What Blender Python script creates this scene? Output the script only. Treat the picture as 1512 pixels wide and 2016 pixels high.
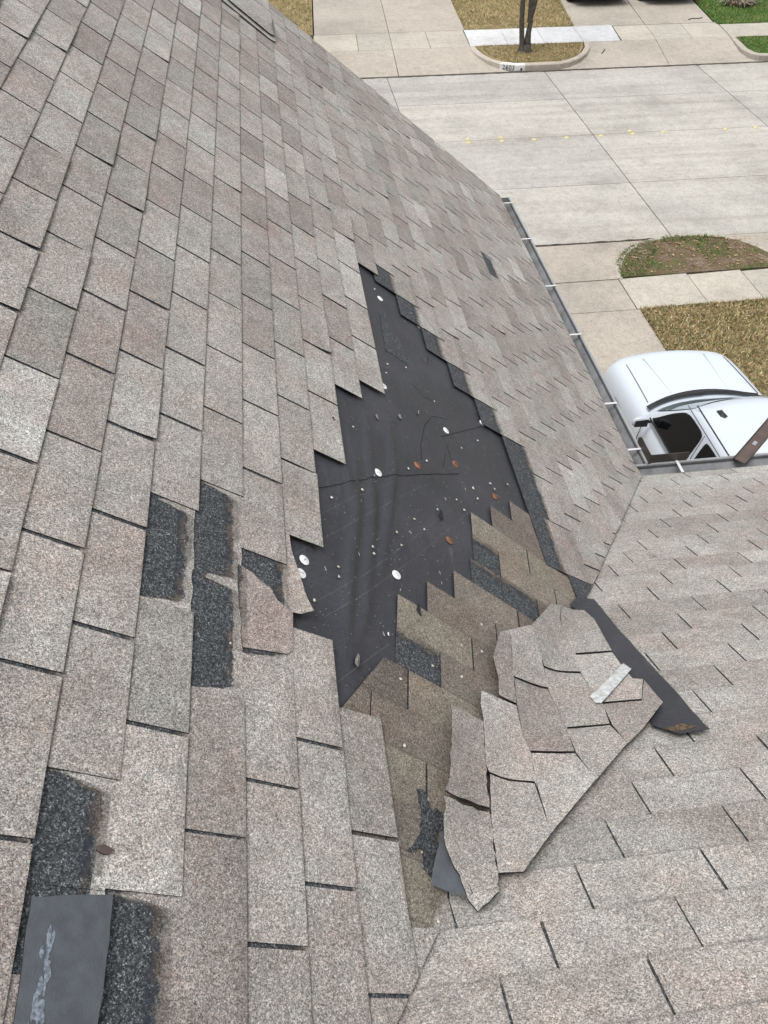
import bpy, bmesh, math, random
import numpy as np
from mathutils import Vector, Matrix
random.seed(7)
rng = np.random.default_rng(7)
scene = bpy.context.scene
for o in list(bpy.data.objects):
    bpy.data.objects.remove(o)
COL = scene.collection

# ------------------------------------------------------------------ camera
CAM = Vector((-2.0347, -3.2502, 3.3626))
CAM_R = ((0.991814, -0.127639, 0.003646), (-0.090640, -0.723850, -0.683978), (0.089941, 0.678049, -0.729493))
cd = bpy.data.cameras.new('camera')
cd.sensor_fit = 'HORIZONTAL'
cd.sensor_width = 36.0
cd.lens = 36.0 * 1547.9 / 1512.0
cd.clip_start = 0.05
cd.clip_end = 2000
cam = bpy.data.objects.new('camera', cd)
COL.objects.link(cam)
rt, dn, fw = [Vector(r) for r in CAM_R]
m3 = Matrix((rt, -dn, -fw)).transposed()
cam.matrix_world = Matrix.Translation(CAM) @ m3.to_4x4()
scene.camera = cam

# ------------------------------------------------------------------ sky, sun, exposure
SUN_EL, SUN_AZ = math.radians(74), math.radians(245)
world = bpy.data.worlds.new('World')
scene.world = world
world.use_nodes = True
wn = world.node_tree
wn.nodes.clear()
sky = wn.nodes.new('ShaderNodeTexSky')
sky.sky_type = 'NISHITA'
sky.sun_disc = False
sky.sun_elevation = SUN_EL
sky.sun_rotation = SUN_AZ
sky.air_density = 1.0
sky.dust_density = 4.0
sky.ozone_density = 1.0
hs = wn.nodes.new('ShaderNodeHueSaturation')       # an even overcast: most of the blue is gone
hs.inputs['Saturation'].default_value = 0.16
bg = wn.nodes.new('ShaderNodeBackground')
bg.inputs['Strength'].default_value = 0.15
wo = wn.nodes.new('ShaderNodeOutputWorld')
wn.links.new(sky.outputs[0], hs.inputs['Color'])
wn.links.new(hs.outputs[0], bg.inputs[0])
wn.links.new(bg.outputs[0], wo.inputs[0])
sl = bpy.data.lights.new('sun', 'SUN')
sl.energy = 1.25
sl.angle = math.radians(22)
sl.color = (1.0, 0.98, 0.96)
so = bpy.data.objects.new('sun', sl)
COL.objects.link(so)
sd = Vector((math.sin(SUN_AZ) * math.cos(SUN_EL), math.cos(SUN_AZ) * math.cos(SUN_EL), math.sin(SUN_EL)))
so.rotation_euler = (-sd).to_track_quat('-Z', 'Y').to_euler()
scene.view_settings.view_transform = 'Standard'
scene.view_settings.look = 'None'
scene.view_settings.gamma = 1.0
scene.view_settings.use_curve_mapping = False
scene.view_settings.exposure = 0.62
scene.render.resolution_x = 768
scene.render.resolution_y = 1024

# ------------------------------------------------------------------ traced measurements (metres on the roof)
HOLE=[(0.215,2.215),(0.288,2.095),(0.335,1.952),(0.176,1.994),(0.180,1.837),(-0.014,1.865),(-0.005,1.712),(-0.160,1.722),(-0.177,1.552),(-0.386,1.554),(-0.400,1.453),(-0.644,1.488),(-0.608,1.338),(-0.890,1.375),(-1.228,1.361),(-1.466,1.343),(-1.266,0.616),(-2.835,2.287),(-2.775,2.399),(-2.768,2.485),(-2.286,2.500),(-2.290,2.620),(-2.101,2.623),(-2.102,2.731),(-1.793,2.732),(-1.777,2.666),(-1.381,2.621),(-1.358,2.502),(-0.977,2.498),(-0.953,2.381),(-0.857,2.376),(-0.846,2.260)]
MISS_A=[(-2.007,3.081),(-1.863,2.952),(-2.206,2.955),(-2.690,3.227),(-2.877,3.088),(-2.884,3.205),(1.573,0.876),(-2.055,2.823)]
MISS_B=[(-1.551,1.786),(-1.412,1.953),(-1.907,2.449)]
LAP_END={10: -1.26, 11: -1.378, 12: -1.502, 13: -1.617, 14: -1.624, 15: -1.629, 16: -1.733, 17: -1.86, 18: -1.985, 19: -1.991, 20: -2.032, 21: -2.108}
LAP_CLIP=[(-1.629,1.843),(-2.119,2.707)]
FELT2=[(-1.640,2.735),(-1.560,2.639),(-1.451,2.489),(-1.341,2.344),(-1.186,2.098),(-1.048,1.861),(-0.944,1.868),(-0.860,1.919),(-0.497,1.492),(-0.082,0.999),(0.412,1.157),(0.748,1.599),(0.660,2.117),(0.087,2.423),(-0.770,2.505),(-1.075,2.665),(-1.495,2.764)]
CAPS_WHITE=[(-1.858,2.679),(-1.911,2.694),(-1.762,2.325),(-1.310,2.327),(-0.732,2.204),(-0.791,1.869),(-0.547,1.575),(0.020,2.100),(-0.001,1.856)]
CAPS_RUST=[(-1.142,2.106),(-0.996,1.867),(-1.072,1.661),(-1.480,2.024)]
NAILS=[(-1.446,2.419),(-1.551,2.553),(-1.196,2.163),(-1.087,2.048),(-1.099,1.797),(-1.000,1.666),(-1.231,1.927),(-1.153,1.789),(-1.269,1.895),(-1.345,2.053),(-1.464,2.191),(-1.572,2.292),(-1.491,2.151),(-1.627,2.284),(-1.701,2.421),(-1.725,2.417),(-1.831,2.558),(-1.868,2.561),(-1.987,2.657),(-1.647,2.028),(-1.827,1.977),(-1.950,2.103),(-1.942,2.010),(-2.068,2.249),(-2.151,2.386),(-2.068,2.133),(-1.123,2.414),(-1.082,2.046),(-1.194,2.164),(-0.858,1.798),(-1.097,1.798),(-1.002,1.670),(-1.023,1.649),(-1.151,1.787),(-1.551,2.553),(-1.446,2.418),(-0.933,1.537),(-0.615,1.897),(-0.479,2.035),(-0.547,2.154),(-0.626,2.174),(-0.724,1.659),(0.186,1.995),(0.071,2.130),(-2.612,2.407),(-2.480,2.363),(-2.348,2.411)]
NAILS_TOP=[(-2.215,2.917),(-2.756,2.396)]
STAPLES=[(-1.854,2.604),(-1.744,2.472),(-1.533,2.219),(-1.663,2.114),(-2.009,2.415),(-1.256,1.988),(-1.127,1.847),(-1.567,2.606),(-1.815,2.317),(-1.707,2.117)]
CHALK=[[(-1.846,2.708),(-1.603,2.462),(-1.257,2.110)],[(-1.705,2.663),(-1.518,2.478),(-1.290,2.225)],[(-1.984,2.647),(-1.817,2.458),(-1.427,2.090),(-1.197,1.871)],[(-2.026,2.623),(-1.900,2.477),(-1.661,2.236),(-1.319,1.915)],[(-2.225,2.610),(-2.040,2.404)]]
WRINKLE=[[(-1.017,2.337),(-1.251,2.357),(-1.509,2.381),(-1.746,2.432),(-1.950,2.473),(-2.137,2.538)],[(-1.292,2.426),(-1.544,2.449),(-1.801,2.512),(-1.976,2.541),(-2.130,2.564)],[(-0.965,2.214),(-1.267,2.250),(-1.625,2.347),(-1.897,2.428)],[(-1.326,2.483),(-1.464,2.470),(-1.549,2.460)]]
TEARS=[[(-0.576,2.028),(-0.613,1.981),(-0.631,1.965),(-0.618,1.901)],[(-0.303,1.914),(-0.343,1.880),(-0.242,1.846)],[(-0.899,1.890),(-0.984,1.892)],[(-1.061,1.954),(-0.968,1.917)],[(-1.098,2.075),(-0.983,2.055),(-0.841,2.002),(-0.744,1.939),(-0.714,1.884),(-0.693,1.812)]]
FLAP=[[(-1.141,-1.586),(-1.105,-1.582),(-1.031,-1.567),(-1.018,-1.636),(-1.049,-1.850),(-1.176,-1.842),(-1.176,-1.679)],
[(-1.180,-1.852),(-1.053,-1.859),(-1.056,-1.930),(-1.058,-2.020),(-1.029,-2.030),(-1.082,-2.127),(-1.202,-2.117),(-1.210,-2.066),(-1.204,-1.957)],
[(-1.206,-2.125),(-1.085,-2.134),(-1.028,-2.035),(-1.028,-2.153),(-1.138,-2.252),(-1.215,-2.310),(-1.221,-2.225)],
[(-1.325,-1.764),(-1.198,-1.610),(-1.143,-1.587),(-1.178,-1.679),(-1.178,-1.845),(-1.204,-1.953),(-1.325,-1.928),(-1.323,-1.890)],
[(-1.327,-1.935),(-1.208,-1.962),(-1.211,-2.066),(-1.206,-2.129),(-1.228,-2.221),(-1.355,-2.213),(-1.348,-2.147),(-1.344,-2.031)],
[(-1.356,-2.220),(-1.229,-2.228),(-1.216,-2.309),(-1.357,-2.428),(-1.370,-2.322)],
[(-1.469,-1.857),(-1.325,-1.764),(-1.324,-1.891),(-1.343,-2.027),(-1.466,-2.021),(-1.430,-1.853)],
[(-1.465,-2.027),(-1.347,-2.035),(-1.349,-2.147),(-1.354,-2.216),(-1.374,-2.318),(-1.493,-2.295),(-1.493,-2.228),(-1.483,-2.125)],
[(-1.494,-2.303),(-1.375,-2.325),(-1.358,-2.428),(-1.537,-2.580),(-1.519,-2.439)],
[(-1.527,-1.979),(-1.469,-1.857),(-1.432,-1.853),(-1.466,-2.026),(-1.485,-2.127),(-1.542,-2.118),(-1.527,-2.058)],
[(-1.599,-2.122),(-1.487,-2.134),(-1.494,-2.228),(-1.494,-2.300),(-1.520,-2.436),(-1.520,-2.412),(-1.638,-2.382),(-1.643,-2.364),(-1.616,-2.219),(-1.614,-2.169)],
[(-1.637,-2.387),(-1.522,-2.418),(-1.537,-2.580),(-1.637,-2.677),(-1.694,-2.671),(-1.670,-2.533)]]
STRIP=[[(-1.712,-2.206),(-1.617,-2.228),(-1.626,-2.273),(-1.644,-2.366),(-1.664,-2.490),(-1.775,-2.476),(-1.780,-2.473),(-1.766,-2.447),(-1.748,-2.379),(-1.728,-2.304)],
[(-1.787,-2.487),(-1.666,-2.498),(-1.676,-2.570),(-1.692,-2.656),(-1.704,-2.717),(-1.762,-2.756),(-1.780,-2.729),(-1.785,-2.674),(-1.799,-2.643),(-1.806,-2.616),(-1.801,-2.557),(-1.788,-2.518)]]
UNDER_TRI=[(-1.803,-2.566),(-1.793,-2.602),(-1.773,-2.653),(-1.765,-2.718),(-1.778,-2.724),(-1.853,-2.689),(-1.837,-2.643)]
FELT_STRIP=[(-1.083,-1.543),(-1.011,-1.464),(-0.947,-1.475),(-0.952,-1.691),(-0.949,-1.951),(-0.947,-2.122),(-0.956,-2.287),(-1.051,-2.290),(-1.100,-2.238),(-1.086,-2.168),(-1.070,-1.982),(-1.062,-1.827),(-1.052,-1.571)]
TAPE1=[(-1.054,-1.941),(-1.044,-1.977),(-1.127,-2.053),(-1.215,-2.131),(-1.231,-2.123),(-1.234,-2.092),(-1.156,-2.029)]
TAPE2=[(-2.857,2.605),(-2.868,2.578),(-2.880,2.577),(-2.892,2.587),(-2.891,2.603)]
TORN8=[(-1.978,2.898),(-1.988,2.860),(-2.006,2.834),(-2.018,2.804),(-2.047,2.786),(-2.070,2.741),(-2.181,2.746),(-2.197,2.762),(-2.216,2.886),(-2.144,2.893),(-2.034,2.899)]
CURL9=[(-1.784,2.750),(-1.790,2.734),(-1.853,2.729),(-1.906,2.715),(-1.972,2.699),(-2.049,2.683),(-2.067,2.718),(-2.066,2.741),(-2.052,2.787),(-2.014,2.835),(-1.997,2.872),(-1.977,2.901),(-1.909,2.899),(-1.885,2.759)]
TORN_BLACK=[(-2.460,2.395),(-2.458,2.368),(-2.498,2.364),(-2.503,2.319),(-2.540,2.322),(-2.562,2.350),(-2.629,2.378),(-2.664,2.394),(-2.647,2.416),(-2.604,2.406),(-2.614,2.456),(-2.571,2.409),(-2.524,2.395)]
OVERTURN=[(-2.795,3.267),(-2.786,3.199),(-2.781,3.140),(-2.846,3.138),(-2.902,3.140),(-2.923,3.140),(-2.968,3.144),(-3.023,3.150),(-3.021,3.262),(-2.927,3.263),(-2.862,3.266)]
SCUFF=[(-2.860,3.238),(-2.939,3.243)]
REMNANT=[(-0.109,2.129),(-0.093,2.097),(-0.178,2.082),(-0.272,2.040),(-0.398,1.997),(-0.440,2.015),(-0.439,2.084),(-0.439,2.143),(-0.295,2.137)]
FRAGS=[(-0.984,2.283),(-0.895,2.151),(-0.789,2.031),(-1.374,2.045),(-1.880,2.264),(-2.141,2.537),(-2.009,2.403),(-2.711,3.158),(-1.163,2.517),(-1.352,2.359)]
VENT=[(2.673,2.863),(2.967,2.649),(2.708,2.993)]
SEAM_TRI=[(-1.833,2.994),(-1.833,3.146)]

# ------------------------------------------------------------------ roof geometry
TH, THB = 0.6923039, 0.5051794           # pitch of main slope and of side slope
E_, V0, VB0, T = 0.13141, 3.93441, -0.11862, 0.3048   # exposure, course origins, tab width
cA, sA, cB, sB = math.cos(TH), math.sin(TH), math.cos(THB), math.sin(THB)
tA, tB = sA / cA, sB / cB
NA, NB = Vector((sA, 0, cA)), Vector((0, sB, cB))
D0 = -0.018                               # deck below the shingle faces
W = NA.cross(NB).normalized()
if W.z < 0: W = -W
PB = Vector((0.86366342, -0.44110451, 0.24395144))   # in side slope, away from valley
PA = Vector((-0.58178336, 0.65482422, 0.48242447))   # in main slope, away from valley
VR = tA / tB
def MA(u, v, h=0.0): return Vector((-v * cA, u, v * sA)) + (h + D0) * NA
def MB(x, v, h=0.0):
    P = Vector((x, -v * cB, v * sB))
    d = P.dot(PB)
    if d >= 0: return P + (h + D0) * NB
    return P.dot(W) * W - d * PA + (h + D0) * NA
def dB(x, v): return Vector((x, -v * cB, v * sB)).dot(PB)
def smax(a, b, k=0.03):
    d = a - b
    return 0.5 * (a + b + math.sqrt(d * d + k * k))
def surf(x, y): return smax(-x * tA, -y * tB)
def MS(x, y, h=0.0): return Vector((x, y, surf(x, y) + h))

# ------------------------------------------------------------------ object helpers
def tag(o, label=None, cat=None, group=None, kind=None):
    if label: o['label'] = label
    if cat: o['category'] = cat
    if group: o['group'] = group
    if kind: o['kind'] = kind
    return o
def link(o, parent=None):
    COL.objects.link(o)
    if parent is not None: o.parent = parent
    return o
def empty(name, loc=(0, 0, 0), parent=None):
    o = bpy.data.objects.new(name, None)
    o.empty_display_size = 0.1
    o.location = loc
    return link(o, parent)
def mesh_obj(name, verts, faces, mats, parent=None, midx=None, smooth=False, origin=None):
    me = bpy.data.meshes.new(name)
    off = Vector(origin) if origin is not None else Vector((0, 0, 0))
    me.from_pydata([tuple(Vector(v) - off) for v in verts], [], faces)
    for m in (mats if isinstance(mats, (list, tuple)) else [mats]):
        me.materials.append(m)
    if midx is not None: me.polygons.foreach_set('material_index', midx)
    if smooth: me.polygons.foreach_set('use_smooth', [True] * len(me.polygons))
    me.update()
    o = bpy.data.objects.new(name, me)
    link(o, None)
    if parent is not None:
        o.parent = parent
        o.location = off - world_loc(parent)
    else:
        o.location = off
    return o
def world_loc(o):
    p = Vector(o.location)
    while o.parent is not None:
        o = o.parent
        p += Vector(o.location)
    return p
def root_loc(o):
    while o.parent is not None: o = o.parent
    return Vector(o.location)
def clip_half(poly, a, b, c):
    """keep a*x+b*y+c >= 0"""
    out = []
    n = len(poly)
    for i in range(n):
        p, q = poly[i], poly[(i + 1) % n]
        dp, dq = a * p[0] + b * p[1] + c, a * q[0] + b * q[1] + c
        if dp >= 0: out.append(p)
        if (dp >= 0) != (dq >= 0):
            t = dp / (dp - dq)
            out.append((p[0] + t * (q[0] - p[0]), p[1] + t * (q[1] - p[1])))
    return out
def inside(pt, poly):
    x, y = pt
    r = False
    n = len(poly)
    for i in range(n):
        (x1, y1), (x2, y2) = poly[i], poly[(i + 1) % n]
        if (y1 > y) != (y2 > y) and x < (x2 - x1) * (y - y1) / (y2 - y1) + x1: r = not r
    return r
def area2(poly):
    return 0.5 * sum(poly[i][0] * poly[(i + 1) % len(poly)][1] - poly[(i + 1) % len(poly)][0] * poly[i][1] for i in range(len(poly)))
def cut2d(poly, step=None, lines=()):
    """2D polygon -> (points, faces), cut on a grid and along extra lines (px,py,nx,ny)"""
    if step is None and not lines:
        return list(poly), [list(range(len(poly)))]
    bm = bmesh.new()
    f = bm.faces.new([bm.verts.new((p[0], p[1], 0)) for p in poly])
    def bis(co, no):
        bmesh.ops.bisect_plane(bm, geom=bm.verts[:] + bm.edges[:] + bm.faces[:], plane_co=co, plane_no=no, dist=1e-6)
    if step:
        xs = [p[0] for p in poly]; ys = [p[1] for p in poly]
        x = math.floor(min(xs) / step) * step + step
        while x < max(xs): bis((x, 0, 0), (1, 0, 0)); x += step
        y = math.floor(min(ys) / step) * step + step
        while y < max(ys): bis((0, y, 0), (0, 1, 0)); y += step
    for (px, py, nx, ny) in lines: bis((px, py, 0), (nx, ny, 0))
    bmesh.ops.triangulate(bm, faces=[f for f in bm.faces if len(f.verts) > 4])
    bm.verts.index_update()
    pts = [(v.co.x, v.co.y) for v in bm.verts]
    fcs = [[v.index for v in f.verts] for f in bm.faces]
    bm.free()
    return pts, fcs
def sheet_data(poly, M, h, t, step=None, lines=()):
    """solid sheet: verts, faces, material index (0 top, 1 side, 2 bottom), 2D points (twice)"""
    if area2(poly) < 0: poly = poly[::-1]
    pts, fcs = cut2d(poly, step, lines)
    n = len(pts)
    hf = h if callable(h) else (lambda a, b: h)
    top = [M(a, b, hf(a, b) + t) for a, b in pts]
    bot = [M(a, b, hf(a, b)) for a, b in pts]
    cnt = {}
    for f in fcs:
        for i in range(len(f)):
            cnt[(f[i], f[(i + 1) % len(f)])] = 1
    faces = [list(f) for f in fcs] + [[n + i for i in reversed(f)] for f in fcs]
    mi = [0] * len(fcs) + [2] * len(fcs)
    for (i, j) in cnt:
        if (j, i) not in cnt:
            faces.append([j, i, n + i, n + j]); mi.append(1)
    # orientation: make top normals point up
    a, b, c = [top[i] for i in faces[0][:3]]
    if (b - a).cross(c - a).z < 0:
        faces = [f[::-1] for f in faces]
    return top + bot, faces, mi, pts + pts
def sheet(name, poly, M, h, t, mats, parent=None, step=None, lines=(), tone=None, tabv=None, smooth=False, origin=None):
    v, f, mi, p2 = sheet_data(poly, M, h, t, step, lines)
    if not isinstance(mats, (list, tuple)): mi = None
    elif len(mats) == 2: mi = [min(i, 1) for i in mi]
    o = mesh_obj(name, v, f, mats, parent, mi, smooth, origin if origin is not None else None)
    if tone is not None: set_tone(o.data, [tone(a, b) if callable(tone) else tone for a, b in p2], [tabv(a, b) if tabv else 0.05 for a, b in p2])
    return o
def set_tone(me, cols, vls):
    at = me.attributes.new('tone', 'FLOAT_COLOR', 'POINT')
    at.data.foreach_set('color', [c for col in cols for c in (*col, 1.0)])
    at = me.attributes.new('headlap', 'FLOAT', 'POINT')
    at.data.foreach_set('value', vls)

# ------------------------------------------------------------------ materials
def mat(name):
    m = bpy.data.materials.new(name)
    m.use_nodes = True
    nt = m.node_tree
    b = nt.nodes['Principled BSDF']
    return m, nt, b
def N(nt, t, **kw):
    n = nt.nodes.new(t)
    for k, v in kw.items():
        if k.startswith('i_'):
            n.inputs[k[2:].replace('_', ' ')].default_value = v
        else: setattr(n, k, v)
    return n
def ramp(nt, src, stops, interp='LINEAR'):
    r = nt.nodes.new('ShaderNodeValToRGB')
    r.color_ramp.interpolation = interp
    el = r.color_ramp.elements
    while len(el) < len(stops): el.new(0.5)
    for e, (p, c) in zip(el, stops):
        e.position = p
        e.color = (*c, 1) if isinstance(c, (tuple, list)) else (c, c, c, 1)
    nt.links.new(src, r.inputs[0])
    return r.outputs[0]
def mixc(nt, fac, a, b, mode='MIX'):
    n = nt.nodes.new('ShaderNodeMix')
    n.data_type = 'RGBA'; n.blend_type = mode
    for s, v in ((n.inputs[0], fac), (n.inputs[6], a), (n.inputs[7], b)):
        if hasattr(v, 'links') or hasattr(v, 'is_linked'): nt.links.new(v, s)
        elif isinstance(v, (tuple, list)): s.default_value = (*v, 1)
        else: s.default_value = v
    return n.outputs[2]
def mth(nt, op, a, b=None, c=None, clamp=False):
    n = nt.nodes.new('ShaderNodeMath'); n.operation = op; n.use_clamp = clamp
    for s, v in zip(n.inputs, (a, b, c)):
        if v is None: continue
        if hasattr(v, 'is_linked'): nt.links.new(v, s)
        else: s.default_value = v
    return n.outputs[0]
def pos(nt): return nt.nodes.new('ShaderNodeNewGeometry').outputs['Position']
def noise(nt, vec, scale, detail=3.0, rough=0.55):
    n = N(nt, 'ShaderNodeTexNoise'); n.inputs['Scale'].default_value = scale
    n.inputs['Detail'].default_value = detail; n.inputs['Roughness'].default_value = rough
    nt.links.new(vec, n.inputs['Vector'])
    return n.outputs['Fac']
def voro(nt, vec, scale):
    n = N(nt, 'ShaderNodeTexVoronoi'); n.inputs['Scale'].default_value = scale
    nt.links.new(vec, n.inputs['Vector'])
    s = nt.nodes.new('ShaderNodeSeparateColor'); nt.links.new(n.outputs['Color'], s.inputs[0])
    return s.outputs[0], s.outputs[1], n.outputs['Distance']
def bump(nt, b, height, strength, dist):
    n = N(nt, 'ShaderNodeBump'); n.inputs['Strength'].default_value = strength; n.inputs['Distance'].default_value = dist
    nt.links.new(height, n.inputs['Height']); nt.links.new(n.outputs[0], b.inputs['Normal'])
def maprange(nt, v, a, b, c=0.0, d=1.0):
    n = N(nt, 'ShaderNodeMapRange', interpolation_type='SMOOTHSTEP')
    nt.links.new(v, n.inputs[0])
    for i, x in zip((1, 2, 3, 4), (a, b, c, d)): n.inputs[i].default_value = x
    return n.outputs[0]

def make_shingle_mat():
    m, nt, b = mat('granule_shingle')
    P = pos(nt)
    tn = N(nt, 'ShaderNodeAttribute', attribute_name='tone').outputs['Color']
    hl = N(nt, 'ShaderNodeAttribute', attribute_name='headlap').outputs['Fac']
    r1, g1, d1 = voro(nt, P, 520)
    r2, g2, d2 = voro(nt, P, 215)
    gran1 = ramp(nt, r1, [(0.0, 0.36), (0.25, 0.64), (0.5, 0.97), (0.75, 1.2), (0.93, 1.55), (1.0, 1.85)])
    gran2 = ramp(nt, r2, [(0.0, 0.55), (0.3, 0.85), (0.7, 1.08), (1.0, 1.5)])
    col = mixc(nt, 1.0, tn, gran1, 'MULTIPLY')
    col = mixc(nt, 0.55, col, gran2, 'MULTIPLY')
    hue = ramp(nt, g1, [(0.0, (1.07, 0.98, 0.92)), (0.5, (1.0, 1.0, 1.0)), (1.0, (0.93, 1.0, 1.06))])
    col = mixc(nt, 0.8, col, hue, 'MULTIPLY')
    # blotchy wear, two sizes
    n1 = noise(nt, P, 4.5, 4)
    col = mixc(nt, 1.0, col, ramp(nt, n1, [(0.25, (0.84, 0.81, 0.80)), (0.5, (1.0, 0.99, 0.98)), (0.75, (1.15, 1.17, 1.17))]), 'MULTIPLY')
    nh = noise(nt, P, 6.3, 3, 0.6)
    col = mixc(nt, 1.0, col, ramp(nt, nh, [(0.32, (1.04, 0.975, 0.96)), (0.5, (1, 1, 1)), (0.68, (0.97, 1.005, 1.0))]), 'MULTIPLY')
    n2 = noise(nt, P, 22, 3)
    col = mixc(nt, 1.0, col, ramp(nt, n2, [(0.2, 0.82), (0.5, 1.0), (0.8, 1.15)]), 'MULTIPLY')
    # scuffs where granules have gone
    n3 = noise(nt, P, 13, 5, 0.7)
    scuff = maprange(nt, n3, 0.665, 0.74)
    scuff = mth(nt, 'MULTIPLY', scuff, mth(nt, 'GREATER_THAN', r1, 0.35))
    col = mixc(nt, mth(nt, 'MULTIPLY', scuff, 0.7), col, (0.05, 0.05, 0.055))
    # painted step shade, mixed with dirt, against the butt of the course above
    step_shade_dirt = mth(nt, 'MULTIPLY', maprange(nt, hl, E_ - 0.012, E_ - 0.001), maprange(nt, noise(nt, P, 9, 4), 0.30, 0.58))
    col = mixc(nt, mth(nt, 'MULTIPLY', step_shade_dirt, 0.52), col, (0.045, 0.042, 0.040))
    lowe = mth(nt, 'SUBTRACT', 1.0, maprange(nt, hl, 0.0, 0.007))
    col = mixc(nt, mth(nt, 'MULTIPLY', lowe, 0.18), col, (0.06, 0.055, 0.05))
    # unweathered headlap: dark granules, rusty rim, smooth tar line
    wob = mth(nt, 'MULTIPLY', mth(nt, 'SUBTRACT', noise(nt, P, 26, 5, 0.7), 0.5), 0.045)
    hw = mth(nt, 'ADD', hl, wob)
    dark = maprange(nt, hw, E_ + 0.006, E_ + 0.013)
    spk = ramp(nt, r1, [(0.0, 0.022), (0.5, 0.048), (0.8, 0.080), (0.92, 0.12), (1.0, 0.24)])
    spk2 = mixc(nt, 1.0, spk, ramp(nt, r2, [(0.0, 0.5), (0.6, 1.0), (1.0, 1.7)]), 'MULTIPLY')
    dk = mixc(nt, 1.0, spk2, (0.92, 0.99, 1.06), 'MULTIPLY')
    rim = mth(nt, 'MULTIPLY', maprange(nt, hw, E_ + 0.002, E_ + 0.010), mth(nt, 'SUBTRACT', 1.0, maprange(nt, hw, E_ + 0.018, E_ + 0.034)))
    rustn = maprange(nt, noise(nt, P, 17, 3), 0.42, 0.6)
    rim = mth(nt, 'MULTIPLY', rim, rustn)
    tar = mth(nt, 'MULTIPLY', maprange(nt, hw, E_ + 0.013, E_ + 0.019), mth(nt, 'SUBTRACT', 1.0, maprange(nt, hw, E_ + 0.030, E_ + 0.038)))
    tar = mth(nt, 'MULTIPLY', tar, maprange(nt, noise(nt, P, 40, 4), 0.42, 0.56))
    dk = mixc(nt, mth(nt, 'MULTIPLY', tar, 0.85), dk, (0.022, 0.026, 0.034))
    dk = mixc(nt, mth(nt, 'MULTIPLY', rim, 0.6), dk, mixc(nt, 1.0, (0.110, 0.084, 0.064), gran1, 'MULTIPLY'))
    col = mixc(nt, dark, col, dk)
    nt.links.new(col, b.inputs['Base Color'])
    b.inputs['Roughness'].default_value = 0.92
    b.inputs['Specular IOR Level'].default_value = 0.25
    hgt = mth(nt, 'ADD', mth(nt, 'MULTIPLY', r1, 0.8), mth(nt, 'MULTIPLY', r2, 0.6))
    bump(nt, b, hgt, 0.4, 0.0013)
    return m
def make_plain(name, col, rough=0.7, spec=0.4, metal=0.0, nscale=None, namp=0.15, bscale=None, bstr=0.2, bdist=0.002, coat=0.0, objvar=0.0):
    m, nt, b = mat(name)
    P = pos(nt)
    c = None
    if nscale:
        n = noise(nt, P, nscale, 4)
        lo = tuple(x * (1 - namp) for x in col); hi = tuple(min(1, x * (1 + namp)) for x in col)
        c = ramp(nt, n, [(0.3, lo), (0.7, hi)])
        if objvar:
            r = N(nt, 'ShaderNodeObjectInfo').outputs['Random']
            c = mixc(nt, 1.0, c, ramp(nt, r, [(0, 1 - objvar), (1, 1 + objvar)]), 'MULTIPLY')
        nt.links.new(c, b.inputs['Base Color'])
    else:
        b.inputs['Base Color'].default_value = (*col, 1)
    b.inputs['Roughness'].default_value = rough
    b.inputs['Specular IOR Level'].default_value = spec
    b.inputs['Metallic'].default_value = metal
    b.inputs['Coat Weight'].default_value = coat
    b.inputs['Coat Roughness'].default_value = 0.08
    if bscale:
        bump(nt, b, noise(nt, P, bscale, 4), bstr, bdist)
    return m
def make_concrete(name, col, stain=0.5, streak=False):
    m, nt, b = mat(name)
    P = pos(nt)
    c = ramp(nt, noise(nt, P, 0.7, 6, 0.65), [(0.28, tuple(x * 0.78 for x in col)), (0.5, col), (0.74, tuple(x * 1.13 for x in col))])
    c = mixc(nt, 0.9, c, ramp(nt, noise(nt, P, 7.0, 5, 0.65), [(0.3, 0.86), (0.5, 1.0), (0.72, 1.10)]), 'MULTIPLY')
    r1, g1, d1 = voro(nt, P, 55)
    c = mixc(nt, 0.55, c, ramp(nt, r1, [(0, 0.72), (0.5, 1.0), (1, 1.22)]), 'MULTIPLY')
    if streak:
        mp = N(nt, 'ShaderNodeMapping'); mp.inputs['Scale'].default_value = (0.10, 1.6, 1)
        nt.links.new(P, mp.inputs[0])
        c = mixc(nt, 0.9, c, ramp(nt, noise(nt, mp.outputs[0], 2.0, 4, 0.6), [(0.3, (0.84, 0.83, 0.81)), (0.5, (1, 1, 1)), (0.7, (1.09, 1.09, 1.09))]), 'MULTIPLY')
    st = maprange(nt, noise(nt, P, 1.7, 6, 0.7), 0.58, 0.72)
    c = mixc(nt, mth(nt, 'MULTIPLY', st, 0.35 * stain), c, (0.16, 0.135, 0.11))
    sp = maprange(nt, noise(nt, P, 11, 3, 0.6), 0.70, 0.74)
    c = mixc(nt, mth(nt, 'MULTIPLY', sp, 0.45 * stain), c, (0.10, 0.09, 0.08))
    r = N(nt, 'ShaderNodeObjectInfo').outputs['Random']
    c = mixc(nt, 1.0, c, ramp(nt, r, [(0, (0.90, 0.90, 0.91)), (1, (1.06, 1.05, 1.03))]), 'MULTIPLY')
    nt.links.new(c, b.inputs['Base Color'])
    b.inputs['Roughness'].default_value = 0.9
    b.inputs['Specular IOR Level'].default_value = 0.2
    bump(nt, b, noise(nt, P, 60, 3), 0.25, 0.004)
    return m
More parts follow.
